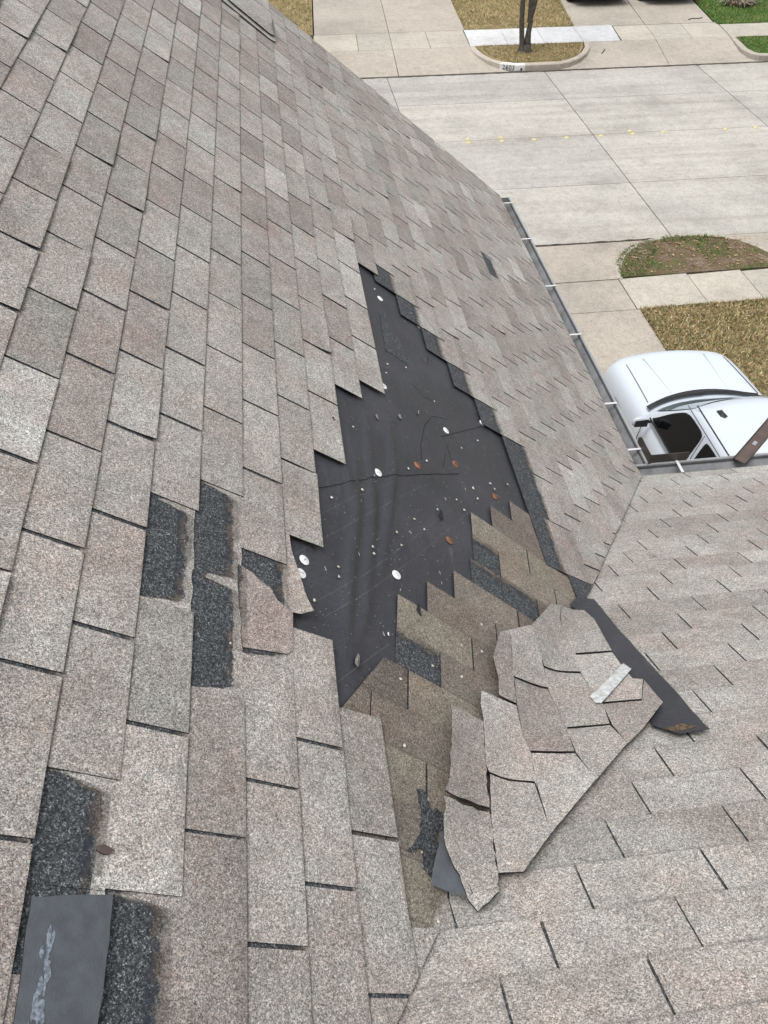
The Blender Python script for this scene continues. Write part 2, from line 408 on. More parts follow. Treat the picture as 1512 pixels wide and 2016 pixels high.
def make_lawn(name, stops, sc=1.3):
    m, nt, b = mat(name)
    P = pos(nt)
    c = ramp(nt, noise(nt, P, sc, 6, 0.68), stops)
    c = mixc(nt, 0.8, c, ramp(nt, noise(nt, P, 40, 4, 0.7), [(0.3, 0.55), (0.5, 1.0), (0.7, 1.45)]), 'MULTIPLY')
    nt.links.new(c, b.inputs['Base Color'])
    b.inputs['Roughness'].default_value = 1.0
    b.inputs['Specular IOR Level'].default_value = 0.1
    bump(nt, b, noise(nt, P, 60, 4, 0.7), 0.9, 0.03)
    return m
def make_blade():
    m, nt, b = mat('grass_blade')
    c = N(nt, 'ShaderNodeAttribute', attribute_name='tone').outputs['Color']
    nt.links.new(c, b.inputs['Base Color'])
    b.inputs['Roughness'].default_value = 0.8
    b.inputs['Specular IOR Level'].default_value = 0.2
    return m
def make_felt():
    m, nt, b = mat('black_felt')
    P = pos(nt)
    c = ramp(nt, noise(nt, P, 3.0, 5, 0.6), [(0.3, (0.024, 0.025, 0.030)), (0.55, (0.032, 0.033, 0.041)), (0.75, (0.046, 0.047, 0.057))])
    c = mixc(nt, 0.7, c, ramp(nt, noise(nt, P, 90, 3, 0.6), [(0.3, 0.7), (0.7, 1.3)]), 'MULTIPLY')
    # pale dust scuffs
    mp = N(nt, 'ShaderNodeMapping'); mp.inputs['Scale'].default_value = (6, 0.8, 6); nt.links.new(P, mp.inputs[0])
    du = maprange(nt, noise(nt, mp.outputs[0], 3.0, 5, 0.7), 0.60, 0.8)
    c = mixc(nt, mth(nt, 'MULTIPLY', du, 0.35), c, (0.14, 0.14, 0.145))
    nt.links.new(c, b.inputs['Base Color'])
    b.inputs['Roughness'].default_value = 0.48
    b.inputs['Specular IOR Level'].default_value = 0.45
    bump(nt, b, mth(nt, 'ADD', noise(nt, P, 300, 2), mth(nt, 'MULTIPLY', noise(nt, P, 9, 4), 2.5)), 0.35, 0.004)
    return m

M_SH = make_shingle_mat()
M_ASPH = make_plain('asphalt_edge', (0.018, 0.018, 0.020), 0.8, 0.3)
M_BACK = make_plain('shingle_back', (0.075, 0.083, 0.093), 0.8, 0.25, nscale=35, namp=0.16, bscale=300, bstr=0.5)
M_FELT = make_felt()
M_CHALK = make_plain('chalk_line', (0.105, 0.107, 0.112), 0.95, 0.1)
M_CHIP = make_plain('granule_chip', (0.26, 0.25, 0.235), 0.9, 0.2, nscale=300, namp=0.6)
M_DECK = make_plain('deck_wood', (0.22, 0.14, 0.08), 0.85, 0.2, nscale=12, namp=0.3)
M_CAPW = make_plain('white_plastic_cap', (0.72, 0.73, 0.73), 0.45, 0.4, nscale=60, namp=0.06)
M_CAPR = make_plain('rusty_cap', (0.21, 0.090, 0.048), 0.7, 0.3, nscale=90, namp=0.5)
M_NAIL = make_plain('galvanised_nail', (0.55, 0.52, 0.46), 0.4, 0.5, metal=0.3)
M_GUT = make_plain('galvanised_gutter', (0.36, 0.37, 0.38), 0.42, 0.5, metal=0.55, nscale=7, namp=0.18, bscale=12, bstr=0.08)
M_LIP = make_plain('bright_metal_lip', (0.52, 0.53, 0.54), 0.4, 0.5, metal=0.4)
M_TROUGH_SHADE = make_plain('gutter_trough_shade', (0.19, 0.195, 0.20), 0.6, 0.4, metal=0.3, nscale=9, namp=0.35)  # shade inside the trough, painted as a darker metal on its inner faces
M_STRAP = make_plain('white_strap', (0.50, 0.50, 0.50), 0.5, 0.4)
M_BRONZE = make_plain('bronze_metal', (0.075, 0.066, 0.060), 0.45, 0.5, metal=0.35, nscale=10, namp=0.2)
M_BROWN = make_plain('brown_metal', (0.080, 0.056, 0.049), 0.55, 0.4, nscale=14, namp=0.2)
M_VENT = make_plain('weathered_vent', (0.29, 0.28, 0.265), 0.85, 0.2, nscale=160, namp=0.3)
M_TAPE = make_plain('clear_tape', (0.42, 0.43, 0.43), 0.22, 0.6, nscale=70, namp=0.3, bscale=60, bstr=0.7, bdist=0.006)
M_ROAD = make_concrete('street_concrete', (0.345, 0.332, 0.305), 0.75, streak=True)
M_DRIVE = make_concrete('drive_concrete', (0.340, 0.308, 0.264), 0.8)
M_WALK = make_concrete('walk_concrete', (0.36, 0.335, 0.29), 0.7)
M_NEWC = make_concrete('new_concrete', (0.47, 0.475, 0.48), 0.15)
M_KERB = make_concrete('kerb_concrete', (0.36, 0.325, 0.28), 0.9)
M_JOINT = make_plain('joint_dirt', (0.055, 0.048, 0.040), 0.95, 0.1, nscale=6, namp=0.5)
M_LAWN_TAN = make_lawn('dormant_lawn', [(0.25, (0.13, 0.12, 0.05)), (0.42, (0.20, 0.165, 0.08)), (0.6, (0.28, 0.215, 0.115)), (0.8, (0.27, 0.18, 0.09))])
M_LAWN_GREEN = make_lawn('green_lawn', [(0.25, (0.035, 0.075, 0.015)), (0.5, (0.065, 0.12, 0.028)), (0.7, (0.12, 0.15, 0.045)), (0.85, (0.19, 0.15, 0.06))])
M_SOIL = make_lawn('bare_soil_lawn', [(0.3, (0.055, 0.095, 0.025)), (0.42, (0.12, 0.12, 0.055)), (0.52, (0.15, 0.105, 0.07)), (0.62, (0.19, 0.15, 0.11)), (0.75, (0.30, 0.25, 0.18))], 3.2)
M_BLADE = make_blade()
M_BARK = make_plain('tree_bark', (0.085, 0.075, 0.065), 0.95, 0.1, nscale=18, namp=0.45, bscale=30, bstr=0.9, bdist=0.02)
M_YEL = make_plain('yellow_button', (0.50, 0.42, 0.20), 0.5, 0.4, nscale=30, namp=0.15)
M_WHITEP = make_plain('white_paint', (0.66, 0.66, 0.64), 0.6, 0.3, nscale=8, namp=0.12)
M_BLACKP = make_plain('black_paint', (0.03, 0.03, 0.03), 0.6, 0.3)
M_CARW = make_plain('white_car_paint', (0.50, 0.55, 0.61), 0.40, 0.4, coat=0.45)
M_CARD = make_plain('dark_car_paint', (0.02, 0.021, 0.024), 0.35, 0.5, coat=0.6)
M_GLASS = make_plain('tinted_glass', (0.004, 0.005, 0.006), 0.06, 0.14)
M_WIND = make_plain('windscreen_glass', (0.10, 0.135, 0.14), 0.03, 0.6)
M_TRIM = make_plain('black_trim', (0.016, 0.016, 0.017), 0.5, 0.4)
M_TYRE = make_plain('tyre_rubber', (0.02, 0.02, 0.02), 0.85, 0.2)
M_RIM = make_plain('wheel_alloy', (0.4, 0.4, 0.41), 0.35, 0.5, metal=0.7)
M_BRICK = make_plain('wall_brick', (0.26, 0.16, 0.12), 0.9, 0.2, nscale=5, namp=0.25)
M_BOARD = make_plain('trim_board', (0.42, 0.39, 0.35), 0.7, 0.3, nscale=5, namp=0.1)
M_LEAF = make_plain('dead_leaf', (0.34, 0.20, 0.05), 0.8, 0.2, nscale=60, namp=0.3)
M_SCUFF = make_plain('pale_scuff', (0.15, 0.175, 0.205), 0.9, 0.2, nscale=160, namp=0.6)
M_DRYG = make_plain('dry_straw', (0.42, 0.36, 0.29), 0.9, 0.1, nscale=14, namp=0.3)

# ------------------------------------------------------------------ GROUND, STREET, PAVEMENTS
G, S = -3.70, -3.85
gr = mesh_obj('ground', [(-400, -400, S - 0.06), (400, -400, S - 0.06), (400, 400, S - 0.06), (-400, 400, S - 0.06)], [(0, 1, 2, 3)], M_LAWN_TAN)
tag(gr, 'flat suburban ground under lawns and paving', kind='structure')
def MZ(zf):
    if not callable(zf):
        z0 = zf
        return lambda x, y, h=0.0: Vector((x, y, z0 + h))
    return lambda x, y, h=0.0: Vector((x, y, zf(x, y) + h))
def slab(name, poly, z, m, parent, t=0.05, step=None):
    return sheet(name, poly, MZ(z), -t, t, m, parent, step=step)
def rect(x0, x1, y0, y1, g=0.006): return [(x0 + g, y0 + g), (x1 - g, y0 + g), (x1 - g, y1 - g), (x0 + g, y1 - g)]
street = mesh_obj('street', [(-40, 9.6, S - 0.03), (50, 9.6, S - 0.03), (50, 19.0, S - 0.03), (-40, 19.0, S - 0.03)], [(0, 1, 2, 3)], M_JOINT)
tag(street, 'pale concrete street of large slabs with dirty joints', kind='structure')
xj = [-40, -20, -11.7, -7.5, -3.3, 0.91, 5.12, 9.35, 13.6, 17.8, 22, 50]
yj = [9.75, 12.12, 14.62, 16.84, 18.86]
for i in range(len(xj) - 1):
    for j in range(len(yj) - 1):
        g = 0.013 if xj[i] > 4 and xj[i] < 6 else 0.008
        slab('slab', [(xj[i] + g, yj[j] + 0.007), (xj[i + 1] - g, yj[j] + 0.007), (xj[i + 1] - g, yj[j + 1] - 0.007), (xj[i] + g, yj[j + 1] - 0.007)], S, M_ROAD, street, 0.035)
def ground_ribbon(name, path, w, z, m, parent, seg=0.12, jit=0.02):
    pts = []
    for i in range(len(path) - 1):
        a, b = Vector(path[i]), Vector(path[i + 1]); n = max(1, int((b - a).length / seg))
        for k in range(n): pts.append(a.lerp(b, k / n) + Vector((random.uniform(-jit, jit), random.uniform(-jit, jit))))
    pts.append(Vector(path[-1])); vs = []; fs = []
    for i, p in enumerate(pts):
        d = (pts[min(i + 1, len(pts) - 1)] - pts[max(i - 1, 0)]).normalized(); n_ = Vector((-d.y, d.x)) * w * random.uniform(0.3, 0.7)
        for s_ in (-1, 1): vs.append((p.x + n_.x * s_, p.y + n_.y * s_, z))
    for i in range(len(pts) - 1): fs.append((2 * i, 2 * i + 1, 2 * i + 3, 2 * i + 2))
    return mesh_obj(name, vs, fs, m, parent)
ground_ribbon('gutter_dirt', [(-3, 9.765), (4.9, 9.765)], 0.055, S + 0.0045, M_JOINT, street, 0.1, 0.012)
ground_ribbon('gutter_dirt', [(-3, 18.85), (5.6, 18.84), (9.3, 18.85), (14, 18.85)], 0.06, S + 0.0045, M_JOINT, street, 0.1, 0.014)
# near pavement and driveway
def z_near(x, y):
    if y < 8.22: return G
    return G + (S + 0.012 - G) * min(1, (y - 8.22) / 1.5)
ISL = [(3.47, 8.24), (3.53, 8.50), (3.64, 8.75), (3.80, 9.02), (4.02, 9.26), (4.32, 9.44), (4.65, 9.55), (5.02, 9.61), (5.45, 9.60), (5.90, 9.50), (6.20, 9.32), (6.42, 9.06), (6.56, 8.80), (6.62, 8.30)]
drv = mesh_obj('driveway', [(-2.4, -0.3, G - 0.03), (3.56, -0.3, G - 0.03), (3.56, 8.2, G - 0.03), (-2.4, 8.2, G - 0.03)], [(0, 1, 2, 3)], M_JOINT)
tag(drv, 'near concrete driveway where the white pickup is parked', kind='structure')
for (y0, y1) in ((-0.3, 3.6), (3.6, 7.285)):
    for (x0, x1) in ((-2.4, 0.6), (0.6, 3.55)):
        slab('slab', rect(x0, x1, y0, y1), G, M_DRIVE, drv)
for (x0, x1) in ((-2.4, 0.6), (0.6, 3.5)):
    slab('slab', rect(x0, x1, 7.285, 8.215), G, M_DRIVE, drv)
slab('apron', [(-2.9, 8.225)] + ISL[:8] + [(5.02, 9.712), (-3.3, 9.712)], z_near, M_DRIVE, drv, 0.05, step=0.4)
pav = mesh_obj('pavement', [(3.5, 7.30, G - 0.03), (30, 7.30, G - 0.03), (30, 8.26, G - 0.03), (3.5, 8.26, G - 0.03)], [(0, 1, 2, 3)], M_JOINT)
tag(pav, 'near pavement strip beside the dormant lawn', kind='structure')
xs = [3.51, 4.735, 5.71, 6.72, 7.9, 9.1, 10.3, 30]
for i in range(len(xs) - 1): slab('slab', [(xs[i] + .006, 7.30), (xs[i + 1] - .006, 7.34), (xs[i + 1] - .006, 8.27), (xs[i] + .006, 8.225)], G, M_WALK, pav)
slab('apron', [(6.64, 8.28), (12, 8.28), (12.4, 9.725), (5.9, 9.725), (5.9, 9.52), (6.22, 9.34), (6.44, 9.08), (6.58, 8.8)], z_near, M_DRIVE, pav, 0.05, step=0.4)
def kerb(name, path, w, ztop, zbot, m, parent=None, round_=0.02):
    """kerb swept along a path; outer face on the right-hand side"""
    n = len(path)
    vs = []; prof = [(0, zbot), (0, ztop - round_), (-round_, ztop), (-w, ztop), (-w, zbot)]
    for i in range(n):
        a = Vector((*path[max(0, i - 1)], 0)); b = Vector((*path[min(n - 1, i + 1)], 0))
        d = (b - a).normalized(); nn = Vector((d.y, -d.x, 0))
        zt = ztop(path[i]) if callable(ztop) else ztop
        for (o_, z) in ((0, zbot), (0, zt - round_), (-round_, zt), (-w, zt), (-w, zbot)):
            vs.append(Vector((*path[i], 0)) + nn * o_ + Vector((0, 0, z)))
    fs = []
    for i in range(n - 1):
        for k in range(4):
            fs.append((i * 5 + k, i * 5 + k + 1, (i + 1) * 5 + k + 1, (i + 1) * 5 + k))
    fs.append((0, 1, 2, 3, 4)); fs.append(tuple((n - 1) * 5 + k for k in (4, 3, 2, 1, 0)))
    return mesh_obj(name, vs, fs, m, parent)
def inset(path, d):
    out = []
    n = len(path)
    for i in range(n):
        a = Vector(path[max(0, i - 1)]); b = Vector(path[min(n - 1, i + 1)])
        dr = (b - a).normalized()
        out.append((path[i][0] + dr.y * d, path[i][1] - dr.x * d))
    return out
def lawn(name, poly, z, m, label):
    o = sheet(name, poly, MZ(z), -0.12, 0.12, m, None)
    return tag(o, label, kind='structure')
k2 = kerb('kerb', ISL[::-1], 0.11, G + 0.010, S - 0.05, M_KERB)
tag(k2, 'curved kerb edge round the near grass island', kind='structure')
lawn('island_lawn', [(3.56, 8.27)] + inset(ISL, 0.105)[1:-1] + [(6.56, 8.29)], G + 0.012, M_SOIL, 'near kerbside island of bare soil and patchy grass')
lawn('front_lawn', [(3.565, -0.3), (30, -0.3), (30, 7.31), (3.56, 7.275)], G + 0.006, M_LAWN_TAN, 'dormant tan front lawn beside the white pickup')
# far side
z_far = lambda x, y: G + (S + 0.012 - G) * min(1, max(0, (20.55 - y) / 1.65))
fdl = mesh_obj('driveway', [(-0.9, 18.85, S - 0.03), (3.7, 18.85, S - 0.03), (3.9, 40, G - 0.03), (-0.9, 40, G - 0.03)], [(0, 1, 2, 3)], M_JOINT)
tag(fdl, 'far driveway straight across the street, left of the tree island', kind='structure')
def quad(a, b, c, d): return [a, b, c, d]
def skew(x, y): return x + 0.055 * (y - 20.5)          # joints across the street run slightly askew
for (xa, xb) in ((-0.85, 1.30), (1.30, 3.52)):
    for (y0, y1) in ((22.02, 30), (30, 40)):
        slab('slab', [(skew(xa, y0) + .008, y0 + .008), (skew(xb, y0) - .008, y0 + .008), (skew(xb, y1) - .008, y1), (skew(xa, y1) + .008, y1)], G, M_DRIVE, fdl)
for (xa, xb) in ((-0.87, 0.35), (0.35, 1.30), (1.30, 2.35), (2.35, 3.46)):
    slab('slab', [(skew(xa, 20.57) + .007, 20.57), (skew(xb, 20.57) - .007, 20.57), (skew(xb, 22.0) - .007, 22.01), (skew(xa, 22.0) + .007, 22.01)], G, M_WALK, fdl)
slab('apron', [(-1.6, 18.893), (1.22, 18.893), (1.29, 20.56), (-0.9, 20.56)], z_far, M_DRIVE, fdl, 0.05, step=0.5)
slab('apron', [(1.24, 18.893), (4.2, 18.893), (3.98, 19.06), (3.7, 19.40), (3.54, 19.8), (3.46, 20.2), (3.43, 20.56), (1.305, 20.56)], z_far, M_DRIVE, fdl, 0.05, step=0.5)
fdr = mesh_obj('driveway', [(6.5, 18.85, S - 0.03), (11.3, 18.85, S - 0.03), (12.6, 40, G - 0.03), (6.8, 40, G - 0.03)], [(0, 1, 2, 3)], M_JOINT)
tag(fdr, 'far driveway right of the tree island where two dark cars stand', kind='structure')
def skr(x, y): return x + 0.13 * (y - 20.5)
for (xa, xb) in ((6.66, 8.82), (8.82, 10.93)):
    for (y0, y1) in ((21.92, 30), (30, 40)):
        slab('slab', [(skr(xa, y0) + .012, y0 + .012), (skr(xb, y0) - .012, y0 + .012), (skr(xb, y1) - .012, y1), (skr(xa, y1) + .012, y1)], G, M_DRIVE, fdr)
for (xa, xb) in ((7.82, 8.82), (8.82, 9.9), (9.9, 11.02)):
    slab('slab', [(skr(xa, 20.57) + .006, 20.57), (skr(xb, 20.57) - .006, 20.57), (skr(xb, 21.9) - .006, 21.90), (skr(xa, 21.9) + .006, 21.90)], G, M_WALK, fdr)
slab('apron', [(5.55, 18.893), (8.60, 18.893), (8.81, 20.56), (6.86, 20.56), (6.74, 20.1), (6.5, 19.66), (6.18, 19.28), (5.85, 19.04), (5.55, 18.95)], z_far, M_DRIVE, fdr, 0.05, step=0.5)
slab('apron', [(8.615, 18.893), (11.4, 18.893), (11.15, 18.92), (10.96, 19.10), (10.88, 19.5), (10.94, 20.0), (11.02, 20.56), (8.825, 20.56)], z_far, M_DRIVE, fdr, 0.05, step=0.5)
fpv = mesh_obj('pavement', [(3.4, 20.5, G - 0.03), (7.9, 20.5, G - 0.03), (7.9, 22.0, G - 0.03), (3.4, 22.0, G - 0.03)], [(0, 1, 2, 3)], M_JOINT)
tag(fpv, 'bright newly poured pavement behind the tree island', kind='structure')
xs = [3.47, 4.55, 5.60, 6.72, 7.79]
for i in range(4): slab('slab', [(xs[i] + .005, 20.57), (xs[i + 1] - .005, 20.57), (xs[i + 1] + .09 + (.10 if i == 3 else 0), 21.98), (xs[i] + .10, 22.0)], G + 0.004, M_NEWC, fpv)
fpr = mesh_obj('pavement', [(11.0, 20.5, G - 0.03), (40, 20.5, G - 0.03), (40, 21.7, G - 0.03), (11.0, 21.7, G - 0.03)], [(0, 1, 2, 3)], M_JOINT)
tag(fpr, 'far pavement beside the green lawn', kind='structure')
xs = [11.04, 12.5, 13.9, 15.3, 40]
for i in range(4): slab('slab', [(xs[i] + .006, 20.52), (xs[i + 1] - .006, 20.5), (xs[i + 1] - .006, 21.68), (xs[i] + .006 + (.16 if i == 0 else 0), 21.7)], G, M_WALK, fpr)
TIS = [(3.43, 20.55), (3.45, 20.2), (3.53, 19.8), (3.69, 19.40), (3.97, 19.06), (4.35, 18.90), (4.95, 18.885), (5.55, 18.89), (5.87, 19.02), (6.20, 19.26), (6.52, 19.64), (6.76, 20.1), (6.87, 20.55)]
k3 = kerb('kerb', TIS, 0.15, G + 0.012, S - 0.04, M_KERB)
tag(k3, 'curved kerb round the tree island with a painted house number', kind='structure')
lawn('tree_island_lawn', [(3.60, 20.55)] + [(3.62, 20.22), (3.70, 19.88), (3.83, 19.52), (4.06, 19.22), (4.40, 19.06), (4.95, 19.04), (5.50, 19.045), (5.76, 19.16), (6.07, 19.39), (6.36, 19.73), (6.57, 20.14), (6.68, 20.55)], G + 0.010, M_LAWN_TAN, 'kerbside island of brown grass around the tree')
lawn('far_lawn', [(3.60, 22.01), (6.86, 22.01), (9.3, 40), (4.6, 40)], G + 0.006, M_LAWN_TAN, 'dormant lawn between the two far driveways')
lawn('far_lawn', [(-12, 22.02), (-0.80, 22.02), (0.2, 40), (-12, 40)], G + 0.006, M_LAWN_TAN, 'dormant lawn left of the far driveways')
lawn('far_lawn', [(11.13, 21.72), (40, 21.70), (40, 40), (13.5, 40)], G + 0.006, M_LAWN_GREEN, 'green lawn right of the far driveways')
GIS = [(11.03, 20.5), (10.95, 20.0), (10.89, 19.5), (10.97, 19.10), (11.16, 18.92), (11.5, 18.885), (40, 18.885)]
k4 = kerb('kerb', GIS, 0.15, G + 0.010, S - 0.04, M_KERB)
tag(k4, 'kerb round the green verge beside the right far driveway', kind='structure')
lawn('verge_lawn', [(11.18, 20.5), (11.1, 20.0), (11.04, 19.5), (11.1, 19.2), (11.25, 19.06), (11.5, 19.04), (40, 19.04), (40, 20.48)], G + 0.01, M_LAWN_GREEN, 'green verge between the far pavement and the kerb')
k5 = kerb('kerb', [(-40, 18.885), (-1.7, 18.885)], 0.15, G + 0.01, S - 0.04, M_KERB)
tag(k5, 'far kerb left of the driveways', kind='structure')
lawn('verge_lawn', [(-40, 19.04), (-1.75, 19.04), (-0.95, 20.55), (-40, 20.55)], G + 0.01, M_LAWN_TAN, 'dormant verge left of the far driveways')
# painted house number on the kerb of the tree island
pl = mesh_obj('number_plate', [(3.955, 19.067, S + 0.02), (4.36, 18.893, S + 0.02), (4.60, 18.888, S + 0.02), (4.60, 18.878, S + 0.158), (4.365, 18.885, S + 0.158), (3.95, 19.06, S + 0.158),
                               (4.60, 19.02, S + 0.166), (4.40, 19.03, S + 0.166), (4.06, 19.18, S + 0.166)],
              [(0, 1, 4, 5), (1, 2, 3, 4), (5, 4, 7, 8), (4, 3, 6, 7)], M_WHITEP, k3)
pl.location.y -= 0.006
fc = bpy.data.curves.new('house_number', 'FONT')
fc.body = '2603'; fc.size = 0.155; fc.extrude = 0.002; fc.align_x = 'CENTER'; fc.space_character = 1.1
fo = bpy.data.objects.new('tmp', fc); COL.objects.link(fo)
bpy.context.view_layer.update()
fm = bpy.data.meshes.new_from_object(fo.evaluated_get(bpy.context.evaluated_depsgraph_get()))
bpy.data.objects.remove(fo)
fm.materials.clear(); fm.materials.append(M_BLACKP)
ft = bpy.data.objects.new('house_number', fm)
link(ft, k3)
a_ = math.atan2(18.885 - 19.06, 4.365 - 3.95)
ft.rotation_euler = (math.radians(86), 0, a_)
ft.location = (4.17, 18.953, S + 0.040)
dr = mesh_obj('drain_hole', [(4.50 + 0.028 * math.cos(t), 18.868, S + 0.06 + 0.034 * math.sin(t)) for t in np.linspace(0, 2 * math.pi, 16, endpoint=False)], [tuple(range(16))], M_BLACKP, k3)
# yellow road buttons
bt_v = []; bt_f = []
for ri, (r, z) in enumerate([(0.055, 0.0), (0.052, 0.010), (0.038, 0.019), (0.016, 0.023)]):
    for a in range(14): bt_v.append((r * math.cos(a * math.pi / 7), r * math.sin(a * math.pi / 7), z))
for ri in range(3):
    for a in range(14): bt_f.append((ri * 14 + a, ri * 14 + (a + 1) % 14, (ri + 1) * 14 + (a + 1) % 14, (ri + 1) * 14 + a))
bt_f.append(tuple(42 + a for a in range(14)))
bme = bpy.data.meshes.new('road_button'); bme.from_pydata(bt_v, [], bt_f); bme.materials.append(M_YEL)
bme.polygons.foreach_set('use_smooth', [True] * len(bme.polygons))
BUTTONS = [(2.22, 14.70, 'far one of the leftmost pair'), (2.20, 14.50, 'near one of the leftmost pair'), (2.98, 14.70, 'far one of the second pair from the left'), (2.96, 14.50, 'near one of the second pair from the left'),
    (3.71, 14.50, 'first single one right of the two left pairs'), (4.48, 14.53, 'second single one right of the two left pairs'), (5.28, 14.53, 'the one on the dark cross joint of the street'), (6.03, 14.72, 'far one of the right-hand pair'),
    (6.04, 14.55, 'near one of the right-hand pair'), (6.77, 14.56, 'first single one right of the right-hand pair'), (8.28, 14.56, 'second from the right end'), (9.02, 14.56, 'rightmost of the row')]
for (x, y, wh) in BUTTONS:
    o = bpy.data.objects.new('road_button', bme); link(o); o.location = (x, y, S)
    tag(o, 'round yellow road button, ' + wh, 'road button', 'yellow road buttons along the street centre joint')

# grass blades (countless: stuff)
def grass(name, regions, label):
    vs = []; cs = []
    for (poly, z, dens, hgt, pal) in regions:
        xs_ = [p[0] for p in poly]; ys_ = [p[1] for p in poly]
        n = int((max(xs_) - min(xs_)) * (max(ys_) - min(ys_)) * dens)
        for _ in range(n):
            x = random.uniform(min(xs_), max(xs_)); y = random.uniform(min(ys_), max(ys_))
            if not inside((x, y), poly): continue
            a = random.uniform(0, math.tau); w = hgt * random.uniform(0.10, 0.2); h = hgt * random.uniform(0.4, 1.1)
            lx, ly = random.uniform(-1, 1) * hgt * 1.1, random.uniform(-1, 1) * hgt * 1.1
            vs += [(x - w * math.cos(a), y - w * math.sin(a), z), (x + w * math.cos(a), y + w * math.sin(a), z), (x + lx, y + ly, z + h)]
            c = random.choice(pal); s = random.uniform(0.35, 1.6)
            cs += [(c[0] * s, c[1] * s, c[2] * s)] * 3
        for i in range(len(poly)):
            a, b = Vector(poly[i]), Vector(poly[(i + 1) % len(poly)])
            for _ in range(int((b - a).length * dens * 0.09)):
                p = a.lerp(b, random.random()); x, y = p.x + random.uniform(-.03, .03), p.y + random.uniform(-.03, .03)
                w = hgt * random.uniform(0.10, 0.2); an = random.uniform(0, math.tau)
                vs += [(x - w * math.cos(an), y - w * math.sin(an), z), (x + w * math.cos(an), y + w * math.sin(an), z), (x + random.uniform(-1, 1) * hgt * 1.3, y + random.uniform(-1, 1) * hgt * 1.3, z + hgt * random.uniform(.4, 1))]
                c = random.choice(pal); s = random.uniform(0.5, 1.2)
                cs += [(c[0] * s, c[1] * s, c[2] * s)] * 3
    me = bpy.data.meshes.new(name)
    me.from_pydata(vs, [], [(i, i + 1, i + 2) for i in range(0, len(vs), 3)])
    me.materials.append(M_BLADE)
    at = me.attributes.new('tone', 'FLOAT_COLOR', 'POINT')
    at.data.foreach_set('color', [c for col in cs for c in (*col, 1.0)])
    o = bpy.data.objects.new(name, me); link(o)
    return tag(o, label, 'grass', kind='stuff')
TAN = [(0.36, 0.29, 0.16), (0.30, 0.25, 0.13), (0.44, 0.36, 0.22), (0.20, 0.18, 0.08), (0.13, 0.15, 0.05), (0.30, 0.19, 0.09)]
GRN = [(0.05, 0.11, 0.02), (0.08, 0.15, 0.03), (0.06, 0.12, 0.03), (0.12, 0.15, 0.05), (0.22, 0.18, 0.09)]
MIX = [(0.07, 0.12, 0.03), (0.10, 0.14, 0.04), (0.2, 0.15, 0.09), (0.24, 0.17, 0.12), (0.28, 0.2, 0.12)]
grass('grass', [([(3.6, 2.5), (7.2, 2.5), (7.2, 7.3), (3.57, 7.27)], G + .006, 2600, 0.055, TAN)], 'short dormant tan grass on the front lawn beside the pickup')
grass('grass', [([(3.66, 8.32)] + inset(ISL, 0.14)[2:-2] + [(6.5, 8.35)], G + .012, 500, 0.035, MIX), ([(3.6, 8.3), (3.66, 8.75), (3.85, 9.05), (4.15, 9.3), (4.6, 9.45), (4.5, 9.1), (4.2, 8.6), (4.0, 8.3)], G + .012, 1300, 0.045, GRN), ([(5.2, 8.9), (5.7, 8.8), (5.9, 9.2), (5.4, 9.35)], G + .012, 700, 0.05, GRN), ([(4.7, 9.35), (5.6, 9.4), (5.9, 9.35), (5.5, 9.5), (4.8, 9.5)], G + .012, 1200, 0.05, GRN)], 'patchy short grass on the near kerbside island')
grass('grass', [([(3.75, 20.5), (3.85, 19.7), (4.3, 19.15), (5.6, 19.12), (6.2, 19.6), (6.6, 20.5)], G + .01, 1000, 0.05, TAN)], 'brown grass around the tree island across the street')
grass('grass', [([(3.65, 22.06), (6.85, 22.06), (7.4, 27), (3.9, 27)], G + .006, 450, 0.06, TAN), ([(-4, 22.06), (-0.85, 22.06), (-0.6, 27), (-4, 27)], G + .006, 450, 0.06, TAN)], 'dormant grass on the lawns around the far driveways')
grass('grass', [([(11.2, 21.76), (14.5, 21.76), (14.5, 26), (11.7, 26)], G + .006, 500, 0.06, GRN), ([(11.15, 20.45), (11.1, 19.3), (11.4, 19.1), (14, 19.1), (14, 20.45)], G + .01, 700, 0.05, GRN)], 'green grass on the right far lawn and verge')

lv_, lf_, = [], []
for _ in range(420):
    q = random.random()
    if q < 0.5: x, y, z = random.uniform(3.75, 6.4), random.uniform(8.32, 9.4), G + 0.03
    elif q < 0.7: x, y, z = random.uniform(3.7, 6.0), random.uniform(4.5, 7.2), G + 0.03
    else: x, y, z = random.uniform(3.9, 6.3), random.uniform(19.2, 20.4), G + 0.04
    r = random.uniform(0.015, 0.04); an = random.uniform(0, math.tau); n0 = len(lv_)
    ca, sa = math.cos(an) * r, math.sin(an) * r
    lv_ += [(x - ca, y - sa, z), (x + sa * .5, y - ca * .5, z + .008), (x + ca, y + sa, z + .004), (x - sa * .5, y + ca * .5, z + .01)]
    lf_.append((n0, n0 + 1, n0 + 2, n0 + 3))
ll = mesh_obj('leaf_litter', lv_, lf_, make_plain('dry_leaf_litter', (0.30, 0.20, 0.12), 0.9, 0.1, nscale=9, namp=0.7))
tag(ll, 'scattered dry leaves on the islands and lawn', 'leaves', kind='stuff')
